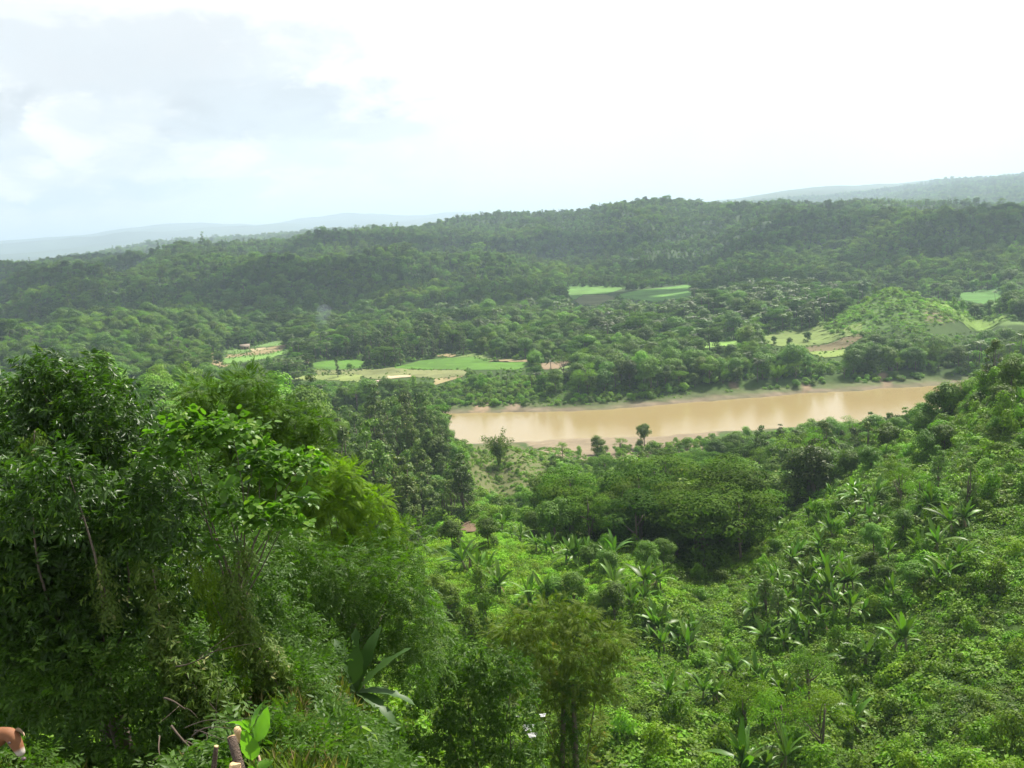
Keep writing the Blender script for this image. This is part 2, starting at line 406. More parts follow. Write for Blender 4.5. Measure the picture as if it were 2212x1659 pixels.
def leaf_mat(name, dark, light, extra=None, extra_at=0.86, rough=0.42, spec=0.35, trans=0.32, patch=0.0, patch_col=(0.06, 0.1, 0.02), patch_scale=0.012, solo=False):
    """foliage: colour varies leaf by leaf (attribute tint), plant by plant and, for woods, with the kind of tree that grows there"""
    m, t = new_mat(name)
    tint = t.node('ShaderNodeAttribute', attribute_name='tint').outputs['Fac']
    oi = 0.5 if solo else t.node('ShaderNodeObjectInfo').outputs['Random']
    f = t.m('ADD', t.m('MULTIPLY', tint, 0.6), t.m('MULTIPLY', oi, 0.4))
    c = t.mix(f, dark, light)
    if extra: c = t.mix(t.step(tint, extra_at, extra_at + 0.1), c, extra)
    if patch:
        g = t.node('ShaderNodeNewGeometry').outputs['Position']
        c = t.mix(t.m('MULTIPLY', t.step(t.noise(g, patch_scale, 3, 0.6), 0.5, 0.66), patch), c, patch_col)
        off = t.node('ShaderNodeVectorMath', operation='ADD', ins={0: g, 1: (371.0, 92.0, 15.0)}).outputs[0]
        c = t.mix(t.m('MULTIPLY', t.step(t.noise(off, patch_scale * 2.6, 4, 0.6), 0.50, 0.62), 0.65), c, tuple(x * 0.36 for x in patch_col))
    c = t.mix(1.0, c, (0.98, 1.06, 0.80), 'MULTIPLY')
    hsv = t.node('ShaderNodeHueSaturation', ins={'Color': c, 'Hue': t.m('ADD', 0.48, t.m('MULTIPLY', oi, 0.04)), 'Value': 1.0 if solo else t.m('ADD', 0.62, t.m('MULTIPLY', t.m('FRACT', t.m('MULTIPLY', oi, 7.3)), 0.80))})
    p = t.node('ShaderNodeBsdfPrincipled', ins={'Base Color': hsv.outputs[0], 'Roughness': rough, 'Specular IOR Level': spec})
    tc = t.mix(1.0, hsv.outputs[0], (1.35, 1.7, 0.45), 'MULTIPLY')
    tr = t.node('ShaderNodeBsdfTranslucent', ins={'Color': t.mix(0.0, tc, tc)})
    mx = t.node('ShaderNodeMixShader', ins={0: trans, 1: p.outputs[0], 2: tr.outputs[0]})
    t.node('ShaderNodeOutputMaterial', ins={'Surface': mx})
    return m

M = {}
M['forest'] = leaf_mat('forest_foliage', (0.048, 0.096, 0.018), (0.160, 0.235, 0.040), (0.25, 0.28, 0.06), 0.9, 0.7, 0.04, 0.26, 0.6, (0.17, 0.24, 0.025), 0.006)
M['broad'] = leaf_mat('broadleaf_foliage', (0.042, 0.092, 0.014), (0.150, 0.230, 0.032), (0.24, 0.27, 0.07), 0.9, 0.5, 0.12, 0.28)
M['layer'] = leaf_mat('umbrella_foliage', (0.030, 0.066, 0.008), (0.100, 0.165, 0.018), (0.15, 0.16, 0.03), 0.93, 0.7, 0.05, 0.28)
M['teak'] = leaf_mat('teak_foliage', (0.044, 0.078, 0.018), (0.130, 0.178, 0.044), (0.30, 0.27, 0.13), 0.88, 0.5, 0.15, 0.25)
M['light'] = leaf_mat('feathery_foliage', (0.060, 0.125, 0.008), (0.165, 0.245, 0.020), None, rough=0.55, spec=0.06, trans=0.34)
M['vine'] = leaf_mat('creeper_foliage', (0.072, 0.140, 0.010), (0.195, 0.300, 0.026), (0.23, 0.29, 0.07), 0.92, 0.5, 0.14, 0.28, patch=0.25, patch_col=(0.17, 0.26, 0.02), patch_scale=0.05)
M['under'] = leaf_mat('undergrowth_foliage', (0.062, 0.135, 0.006), (0.180, 0.285, 0.018), (0.20, 0.28, 0.05), 0.93, 0.5, 0.12, 0.30, patch=0.5, patch_col=(0.15, 0.24, 0.015), patch_scale=0.03)
M['bamboo'] = leaf_mat('bamboo_foliage', (0.055, 0.105, 0.010), (0.150, 0.210, 0.028), None, rough=0.55, spec=0.1, trans=0.4)
M['palm'] = leaf_mat('palm_fronds', (0.055, 0.095, 0.022), (0.135, 0.180, 0.050), None, rough=0.45, spec=0.25, trans=0.28)
M['banana'] = leaf_mat('banana_leaf', (0.055, 0.115, 0.016), (0.125, 0.205, 0.034), (0.28, 0.22, 0.09), 0.95, rough=0.4, spec=0.18, trans=0.25)
M['lush'] = leaf_mat('bright_creeping_foliage', (0.120, 0.220, 0.012), (0.230, 0.360, 0.028), None, rough=0.5, spec=0.1, trans=0.3)
M['bark'] = plain('bark', (0.13, 0.105, 0.08), 0.9, 0.4, 6)
M['pale_bark'] = plain('pale_bark', (0.26, 0.23, 0.19), 0.9, 0.3, 6)

# ground
def ground_mat():
    m, t = new_mat('hill_soil_and_grass')
    colr = t.node('ShaderNodeVertexColor', layer_name='soil').outputs['Color']
    g = t.node('ShaderNodeNewGeometry').outputs['Position']
    n = t.noise(g, 0.35, 6, 0.65); n_ = t.noise(g, 4.0, 5, 0.65)
    k = t.m('ADD', t.m('MULTIPLY', n, 0.7), t.m('ADD', 0.35, t.m('MULTIPLY', n_, 0.5)))
    c = t.mix(1.0, colr, t.node('ShaderNodeCombineXYZ', ins={0: k, 1: k, 2: k}).outputs[0], 'MULTIPLY')
    bn = t.node('ShaderNodeBump', ins={'Height': n_, 'Strength': 0.5, 'Distance': 0.1})
    p = t.node('ShaderNodeBsdfPrincipled', ins={'Base Color': c, 'Roughness': 0.95, 'Specular IOR Level': 0.15, 'Normal': bn.outputs[0]})
    t.node('ShaderNodeOutputMaterial', ins={'Surface': p})
    return m

def ground_colour(x, y, z):
    shp = x.shape; x, y, z = x.ravel(), y.ravel(), z.ravel()
    d = np.hypot(x, y); vx, vy, f = project(np.stack([x, y, z], -1))
    c = np.tile(np.array([0.045, 0.082, 0.014]), (len(x), 1))
    n = fbm(x / 60, y / 60, 71)[:, None]
    c = c * (1 + 0.35 * n)
    fg = sstep(34, 14, d)[:, None]
    br = (fbm(x / 1.6, y / 1.6, 77)[:, None] * 0.5 + 0.5)
    c = c * (1 - fg) + fg * (np.array([0.075, 0.052, 0.030]) * br + np.array([0.045, 0.055, 0.02]) * (1 - br))
    farw = sstep(1000, 1500, d)[:, None]
    c = c * (1 - farw) + farw * np.array([0.045, 0.075, 0.024])
    ff = sstep(3500, 5000, d)[:, None]
    c = c * (1 - ff) + ff * (np.array([0.050, 0.078, 0.028]) * (1 + 0.5 * fbm(x / 300, y / 300, 81)[:, None]))
    near = (d > 330) & (d < 640)
    sd = np.full(len(x), 1e3); sd[near] = poly_sd(np.stack([x[near], y[near]], -1), RIV)
    sd = sd + 3 * fbm(x / 12, y / 12, 91)
    mud = np.array([0.19, 0.150, 0.100]); bankg = np.array([0.085, 0.105, 0.038])
    k = sstep(16, 8, sd)[:, None]; c = c * (1 - k) + k * bankg * (1 + 0.5 * fbm(x / 10, y / 3, 93)[:, None])
    k = (sstep(5.5, 2.5, sd) * (0.6 + 0.4 * sstep(-0.3, 0.3, fbm(x / 15, y / 15, 95))))[:, None]; c = c * (1 - k) + k * mud * (1 + 0.4 * fbm(x / 4, y / 2, 97)[:, None])
    s = inside(vx, vy, SAND) & near; c[s] = np.array([0.22, 0.175, 0.112]) * (1 + 0.18 * fbm(x[s] / 8, y[s] / 3, 99)[:, None])
    for poly, cc in BARE:
        s = inside(vx, vy, poly) & (d > 60); c[s] = np.array(cc) * (1 + 0.3 * fbm(x[s] / 5, y[s] / 5, 101)[:, None])
    return np.concatenate([np.clip(c, 0.005, 0.9), np.ones((len(x), 1))], 1)

BARE = [
    ([(283, 852), (312, 858), (322, 880), (290, 884), (276, 872)], (0.25, 0.17, 0.10)),
    ([(1026, 872), (1034, 862), (1050, 858), (1058, 870), (1052, 893), (1014, 893)], (0.27, 0.20, 0.12)),
    ([(1085, 888), (1100, 872), (1125, 868), (1122, 886), (1100, 892)], (0.22, 0.17, 0.11)),
    ([(1730, 830), (1745, 824), (1752, 845), (1735, 850)], (0.20, 0.145, 0.09)),
    ([(1890, 808), (1912, 806), (1932, 836), (1910, 838)], (0.22, 0.165, 0.10)),
    ([(2095, 800), (2140, 792), (2150, 812), (2105, 824)], (0.20, 0.15, 0.10)),
    ([(1570, 820), (1590, 818), (1592, 838), (1574, 842)], (0.19, 0.145, 0.09)),
    ([(1020, 965), (1110, 958), (1190, 985), (1170, 1040), (1090, 1085), (1030, 1070), (1000, 1010)], (0.12, 0.13, 0.05)),
    ([(1990, 650), (2050, 645), (2080, 680), (2030, 700), (1990, 690)], (0.16, 0.15, 0.07)),
    ([(1800, 690), (1925, 610), (1990, 640), (2000, 700), (1850, 715)], (0.10, 0.17, 0.04)),
    ([(2110, 655), (2260, 645), (2260, 700), (2100, 705)], (0.12, 0.19, 0.05)),
]
idx = np.arange(NA * ND).reshape(ND, NA)
quads = np.stack([idx[:-1, :-1], idx[:-1, 1:], idx[1:, 1:], idx[1:, :-1]], -1).reshape(-1, 4)[:, ::-1]
gv = np.stack([GX, GY, GZ], -1).reshape(-1, 3)
gme = mesh_from('ground', gv, quads, [ground_mat()], smooth=True, attrs={'soil': ground_colour(GX, GY, GZ)})
tag(link('ground', gme), 'green hills, valley floor and far ridges', kind='structure')

# river
def water_mat():
    m, t = new_mat('muddy_water')
    g = t.node('ShaderNodeNewGeometry').outputs['Position']
    mp = t.node('ShaderNodeMapping', ins={'Vector': g, 'Scale': (0.5, 1.4, 1.0)}).outputs[0]
    n = t.noise(g, 0.012, 3); bn = t.node('ShaderNodeBump', ins={'Height': t.noise(mp, 1.2, 4, 0.6), 'Strength': 0.35, 'Distance': 0.10})
    c = t.mix(n, (0.27, 0.205, 0.092), (0.32, 0.245, 0.115))
    p = t.node('ShaderNodeBsdfPrincipled', ins={'Base Color': c, 'Roughness': 0.12, 'Specular IOR Level': 0.5, 'IOR': 1.33, 'Normal': bn.outputs[0]})
    t.node('ShaderNodeOutputMaterial', ins={'Surface': p}); return m
ring = []
rv = RIV.copy()
tris = tessellate_polygon([[Vector((p[0], p[1], 0)) for p in rv]])
# widen a little so that the sheet runs under both banks
cen = rv.mean(0)
nf = len(far_bank)
wide = rv.copy(); wide[:nf, 1] += 14; wide[nf:, 1] -= 14
wme = mesh_from('river_water', np.concatenate([wide, np.zeros((len(wide), 1))], 1), np.array(tris), [water_mat()])
bm = bmesh.new(); bm.from_mesh(wme)
for f in bm.faces:
    if f.normal.z < 0: f.normal_flip()
bm.to_mesh(wme); bm.free()
tag(link('river_water', wme), 'wide muddy brown river crossing the valley', kind='structure')

# ------------------------------------------------------------------ fields, sand, paths: thin sheets on the valley floor
def c4(*p): return [((560 + x / 3.687) / 1.273, (900 + y / 3.687) / 1.273) for x, y in p]
def c2(*p): return [((900 + x / 2.212) / 1.273, (500 + y / 2.212) / 1.273) for x, y in p]
def c3(*p): return [((1816 + x / 2.212) / 1.273, (450 + y / 2.212) / 1.273) for x, y in p]
def c8(*p): return [((1000 + x / 2.458) / 1.273, (1100 + y / 2.458) / 1.273) for x, y in p]
BRIGHT, GREEN, OLIVE, TAN, SOIL, CREAM, LIGHT, BROWN = ((0.095, 0.205, 0.025), (0.12, 0.20, 0.05), (0.18, 0.20, 0.075), (0.28, 0.225, 0.11), (0.30, 0.20, 0.11),
                                                        (0.42, 0.35, 0.20), (0.17, 0.24, 0.065), (0.20, 0.17, 0.09))
fields = [
    (c4((470, 205), (640, 165), (740, 138), (830, 145), (845, 165), (760, 185), (600, 205)), (0.13, 0.22, 0.06), 'pale green crop strip at the upper end of the small strip field'),
    (c4((440, 225), (600, 207), (640, 210), (520, 245), (430, 240)), CREAM, 'cream coloured dry strip beside the thatched field hut'),
    (c4((200, 270), (320, 235), (440, 225), (500, 240), (400, 265), (250, 280)), GREEN, 'green crop strip along the wood edge by the field hut'),
    (c4((130, 300), (250, 282), (400, 266), (520, 245), (640, 210), (760, 187), (845, 167), (830, 215), (760, 245), (640, 270), (420, 290), (300, 305), (180, 320)), TAN, 'long tan stubble strip through the middle of the small strip field'),
    (c4((160, 320), (300, 308), (420, 292), (640, 275), (760, 245), (870, 225), (870, 260), (640, 320), (480, 340), (400, 360), (200, 370), (200, 345)), (0.15, 0.27, 0.055), 'light green crop strip along the lower edge of the small strip field'),
    (c4((40, 335), (130, 310), (190, 345), (200, 375), (300, 380), (280, 400), (60, 410)), (0.34, 0.27, 0.14), 'tan stubble corner at the lower tip of the small strip field'),
    (c4((1040, 385), (1200, 345), (1350, 330), (1640, 340), (1650, 400), (1560, 420), (1300, 435), (1130, 430), (1090, 410)), BRIGHT, 'bright green paddy below the house with the white metal roof'),
    (c4((1130, 432), (1300, 437), (1560, 422), (1700, 425), (1720, 440), (1600, 480), (1400, 475), (1150, 480)), OLIVE, 'olive fallow plot under the bright green paddy'),
    (c4((860, 515), (1020, 490), (1290, 482), (1600, 482), (1560, 560), (1300, 540), (1000, 540)), (0.22, 0.27, 0.08), 'light green grazing strip between the paddy and the trees'),
    (c2((410, 1130), (560, 1090), (760, 1070), (860, 1060), (1000, 1090), (1240, 1100), (1230, 1120), (1150, 1145), (900, 1145), (500, 1140)), BRIGHT, 'long bright green paddy in the middle of the valley floor'),
    (c2((760, 1072), (900, 1045), (1000, 1060), (990, 1086), (860, 1062)), LIGHT, 'yellow green weedy plot along the top of the long paddy'),
    (c2((660, 1060), (730, 1045), (790, 1050), (760, 1068)), TAN, 'small tan plot at the wood edge above the long paddy'),
    (c2((980, 1096), (1060, 1080), (1240, 1085), (1242, 1098), (1240, 1100), (1000, 1088)), (0.28, 0.225, 0.115), 'thin tan stubble plot behind the end of the long paddy'),
    (c2((170, 1160), (400, 1130), (500, 1141), (440, 1170), (340, 1200), (250, 1200)), OLIVE, 'olive fallow wedge in front of the long paddy'),
    (c2((360, 1180), (460, 1143), (740, 1147), (850, 1150), (840, 1180), (640, 1200), (515, 1188)), (0.20, 0.215, 0.085), 'wide tan stubble plot in front of the long paddy'),
    (c2((352, 1184), (500, 1177), (512, 1190), (380, 1198)), (0.60, 0.48, 0.30), 'cream coloured bare strip at the rim of the stubble plot'),
    (c2((640, 1202), (840, 1182), (740, 1215), (660, 1240)), (0.30, 0.25, 0.12), 'small brownish plot by the trees below the stubble'),
    (c2((1290, 1110), (1480, 1085), (1490, 1100), (1400, 1142), (1300, 1145)), (0.25, 0.185, 0.115), 'reddish ploughed plot behind the lone pair of trees'),
    (c2((1402, 1146), (1500, 1102), (1520, 1112), (1440, 1168)), LIGHT, 'light green plot next to the reddish ploughed plot'),
    (c2((1450, 650), (1820, 650), (1700, 680), (1560, 688), (1500, 718), (1470, 700)), (0.12, 0.24, 0.05), 'far green paddy at the foot of the dark ridge'),
    (c2((1500, 722), (1560, 690), (1700, 683), (1760, 700), (1650, 752), (1540, 752)), (0.15, 0.17, 0.065), 'brown muddy paddy among the far green ones'),
    (c2((1780, 680), (1900, 660), (2180, 630), (2225, 640), (2225, 690), (2180, 705), (2000, 735), (1850, 716), (1768, 700)), (0.12, 0.26, 0.045), 'widest far paddy below the dark ridge'),
    (c3((1800, 790), (2100, 770), (2060, 830), (1960, 857), (1830, 830)), (0.085, 0.20, 0.035), 'deep green paddy behind the cone shaped hill'),
    (c3((250, 1090), (470, 1080), (470, 1105), (240, 1127)), (0.20, 0.34, 0.07), 'small square light green plot among the riverside trees'),
    (c3((600, 1060), (720, 1030), (860, 1025), (1000, 1000), (1010, 1030), (1100, 1060), (1230, 1060), (1230, 1092), (1060, 1100), (870, 1113), (720, 1112), (610, 1092)), (0.17, 0.23, 0.06), 'olive meadow round the lone tree'),
    (c3((872, 1117), (1060, 1103), (1230, 1090), (1240, 1100), (1120, 1132), (1000, 1152), (900, 1147)), (0.15, 0.125, 0.06), 'shallow muddy pond in front of the lone tree'),
    (c3((895, 1150), (1120, 1136), (1130, 1172), (1000, 1184)), (0.19, 0.26, 0.06), 'yellow green meadow on the near side of the pond'),
    (c3((1620, 1000), (1760, 965), (2300, 955), (2300, 998), (1900, 1030), (1750, 1042), (1640, 1032)), (0.17, 0.27, 0.05), 'yellow green meadow to the side of the cone shaped hill'),
    (c8((650, 862), (680, 835), (740, 835), (772, 880), (750, 912), (690, 917)), (0.17, 0.115, 0.07), 'small square of bare brown earth in the side valley'),
]
def field_mat(col, k):
    m, t = new_mat('crop_%d' % k)
    g = t.node('ShaderNodeNewGeometry').outputs['Position']
    mp = t.node('ShaderNodeMapping', ins={'Vector': g, 'Rotation': (0, 0, 0.5 + 0.37 * k), 'Scale': (0.12, 0.5, 1.0)}).outputs[0]
    n = t.noise(mp, 0.7, 5, 0.65, 0.5); n2_ = t.noise(g, 0.05, 3, 0.6)
    f = t.m('ADD', t.m('MULTIPLY', n, 0.6), t.m('MULTIPLY', n2_, 0.5))
    vo = t.node('ShaderNodeTexVoronoi', ins={'Vector': t.node('ShaderNodeMapping', ins={'Vector': g, 'Rotation': (0, 0, 0.4), 'Scale': (0.05, 0.09, 0.0)}).outputs[0], 'Scale': 1.0})
    plot_ = t.node('ShaderNodeSeparateColor', ins={0: vo.outputs['Color']}).outputs[0]
    rows = t.node('ShaderNodeTexWave', ins={'Vector': mp, 'Scale': 0.9, 'Distortion': 1.5, 'Detail': 2.0}).outputs[1]
    f = t.m('ADD', t.m('MULTIPLY', f, 0.62), t.m('ADD', t.m('MULTIPLY', plot_, 0.28), t.m('MULTIPLY', rows, 0.10)))
    col = tuple(x * 0.82 for x in col)
    patchy = (col[0] * 0.55 + 0.045, col[1] * 0.6 + 0.035, col[2] * 0.55 + 0.02)
    c = t.mix(t.step(f, 0.25, 0.70), tuple(x * 0.68 for x in col), tuple(min(1, x * 1.22) for x in col))
    c = t.mix(t.m('MULTIPLY', t.step(t.noise(g, 0.09, 5, 0.7), 0.52, 0.66), 0.6), c, patchy)
    p = t.node('ShaderNodeBsdfPrincipled', ins={'Base Color': c, 'Roughness': 0.9, 'Specular IOR Level': 0.1})
    t.node('ShaderNodeOutputMaterial', ins={'Surface': p}); return m

def drape(name, poly, mat, lift=0.12, cuts=3, z0=5.0):
    P = [hit(x, y)[0] if z0 > 20 else at_z(x, y, z0) for x, y in poly]
    tr = tessellate_polygon([[Vector((p[0], p[1], 0)) for p in P]])
    bm_ = bmesh.new(); vs = [bm_.verts.new((p[0], p[1], 0)) for p in P]
    for t3 in tr:
        try: bm_.faces.new([vs[i] for i in t3])
        except ValueError: pass
    for _ in range(cuts): bmesh.ops.subdivide_edges(bm_, edges=bm_.edges[:], cuts=1, use_grid_fill=True)
    co_ = np.array([v.co[:] for v in bm_.verts]); hz = height(co_[:, 0], co_[:, 1])
    edge = fbm(co_[:, 0] / 6, co_[:, 1] / 6, 13) * 2.6
    for v, z, e in zip(bm_.verts, hz, edge): v.co.z = z + lift; v.co.x += e; v.co.y += e
    bm_.normal_update()
    for f in bm_.faces:
        if f.normal.z < 0: f.normal_flip()
    me = bpy.data.meshes.new(name); bm_.to_mesh(me); bm_.free(); me.materials.append(mat)
    return link(name, me)
for k, (poly, col_, lab) in enumerate(fields):
    nm = 'pond_water' if 'pond' in lab and 'near' not in lab else ('bare_earth_patch' if k == len(fields) - 1 else ('meadow' if 'meadow' in lab else 'field_plot'))
    z0 = 5.0
    if k == len(fields) - 1: z0 = 42.5
    o = drape(nm, poly, field_mat(col_, k), 0.12 + 0.012 * k, 4, z0)
    tag(o, lab, kind='structure')
FIELD_POLYS = [f[0] for f in fields]

# ------------------------------------------------------------------ leaf and crown builders
def rot_to(dirs, up=None, spin=None):
    """rotation matrices whose local x runs along dirs and whose local z is as near to up as possible"""
    x = dirs / (np.linalg.norm(dirs, axis=1, keepdims=True) + 1e-9)
    u = np.tile(np.array([0, 0, 1.0]), (len(x), 1)) if up is None else up
    y = np.cross(u, x); ln = np.linalg.norm(y, axis=1, keepdims=True)
    y = np.where(ln < 1e-3, np.array([0, 1.0, 0]), y / (ln + 1e-9)); z = np.cross(x, y)
    if spin is not None:
        c, s_ = np.cos(spin)[:, None], np.sin(spin)[:, None]
        y, z = y * c + z * s_, z * c - y * s_
    return np.stack([x, y, z], 2)

def stamp(pv, pf, pos, rot, scale, tint, ptint=None):
    """copies of a small shape at many places, as one vertex and face list"""
    n, k = len(pos), len(pv)
    sc = np.asarray(scale)
    if sc.ndim == 1: sc = sc[:, None] * np.ones(3)
    v = np.einsum('nij,nkj->nki', rot, pv[None] * sc[:, None, :]) + pos[:, None]
    f = pf[None] + (np.arange(n) * k)[:, None, None]
    tt = np.repeat(tint, k)
    if ptint is not None: tt = np.clip(tt + np.tile(ptint, n), 0, 1)
    return v.reshape(-1, 3), f.reshape(-1, pf.shape[1]), tt

def join(parts):
    vs, fs, ts, off = [], [], [], 0
    for v, f, t_ in parts:
        vs.append(v); fs.append(f + off); ts.append(t_); off += len(v)
    return np.concatenate(vs), np.concatenate(fs), np.concatenate(ts)

LEAF_V = np.array([(0, 0, 0), (0.42, 0.17, 0.035), (1, 0, -0.06), (0.42, -0.17, 0.035)])
LEAF_F = np.array([(0, 2, 1), (0, 3, 2)])
WIDE_V = np.array([(0, 0, 0), (0.4, 0.36, 0.06), (1, 0, -0.08), (0.4, -0.36, 0.06)])
HEART_V = np.array([(0.0, 0, 0), (-0.02, 0.22, 0.03), (0.22, 0.42, 0.04), (0.6, 0.32, 0.02), (1.0, 0, -0.08), (0.6, -0.32, 0.02), (0.22, -0.42, 0.04), (-0.02, -0.22, 0.03)])
HEART_F = np.array([(0, 2, 1), (0, 3, 2), (0, 4, 3), (0, 5, 4), (0, 6, 5), (0, 7, 6)])

def rand_dirs(n, g, zmin=-1.0):
    z = g.uniform(zmin, 1, n); a = g.uniform(0, 2 * math.pi, n); r = np.sqrt(1 - z * z)
    return np.stack([r * np.cos(a), r * np.sin(a), z], 1)

def crown(g, blobs, per, leaf, lv=WIDE_V, lf=LEAF_F, droop=0.25, up=0.5, zmin=-0.35, shell=(0.55, 1.05), asp=1.0):
    """leaves on and just inside the surface of rounded masses; blobs = (x, y, z, rx, ry, rz)"""
    out = []
    for b_ in blobs:
        bx = np.array(b_[:3]); rr = np.array(b_[3:6]); n = max(6, int(per * (rr[0] * rr[1] + rr[0] * rr[2]) / 2))
        dr = rand_dirs(n, g, zmin)
        q = g.uniform(shell[0], shell[1], n) ** 0.5
        bump_ = 1 + 0.22 * np.sin(dr[:, 0] * 7 + b_[0] * 3) * np.cos(dr[:, 1] * 6 + b_[1]) + 0.1 * np.sin(dr[:, 2] * 11 + b_[2])
        pos = bx + dr * rr * (q * bump_)[:, None]
        nrm = dr / rr * rr.mean() + np.array([0, 0, up]) + g.normal(0, 0.25, (n, 3))
        nrm /= np.linalg.norm(nrm, axis=1, keepdims=True)
        tang = np.cross(nrm, g.normal(0, 1, (n, 3))) + dr * 0.8 - np.array([0, 0, droop])
        tang -= nrm * (tang * nrm).sum(1, keepdims=True)
        rot = rot_to(tang, nrm)
        bt = g.uniform(-0.14, 0.14)
        tint = np.clip(g.beta(2, 2.2, n) + bt + 0.22 * dr[:, 2] * 0, 0, 1)
        s_ = leaf * g.uniform(0.65, 1.35, n)
        out.append(stamp(lv, lf, pos, rot, s_, tint))
    return join(out)

def tube(path, radii, sides=6, cap=True):
    path = np.asarray(path, float); n = len(path); radii = np.asarray(radii, float)
    tg = np.gradient(path, axis=0); tg /= np.linalg.norm(tg, axis=1, keepdims=True) + 1e-9
    ref = np.array([1.0, 0.3, 0.1]); vs = []
    for i in range(n):
        a_ = np.cross(tg[i], ref); a_ /= np.linalg.norm(a_) + 1e-9; b_ = np.cross(tg[i], a_)
        th = np.arange(sides) / sides * 2 * math.pi
        vs.append(path[i] + radii[i] * (np.cos(th)[:, None] * a_ + np.sin(th)[:, None] * b_))
    v = np.concatenate(vs); f = []
    for i in range(n - 1):
        for k in range(sides):
            a0, a1 = i * sides + k, i * sides + (k + 1) % sides
            f += [(a0, a1, a1 + sides), (a0, a1 + sides, a0 + sides)]
    if cap:
        for base in (0, (n - 1) * sides):
            v = np.concatenate([v, [v[base:base + sides].mean(0)]]); c_ = len(v) - 1
            for k in range(sides):
                a0, a1 = base + k, base + (k + 1) % sides
                f.append((a0, c_, a1) if base == 0 else (a0, a1, c_))
    return v, np.array(f), np.full(len(v), 0.5)

def limb(p0, p1, r0, r1, g, bend=0.12, n=5, sides=5):
    p0, p1 = np.array(p0, float), np.array(p1, float); L = np.linalg.norm(p1 - p0)
    t_ = np.linspace(0, 1, n)[:, None]; off = g.normal(0, bend * L * 0.5, 3)
    path = p0 + (p1 - p0) * t_ + off * np.sin(t_ * math.pi)
    return tube(path, np.linspace(r0, r1, n), sides)

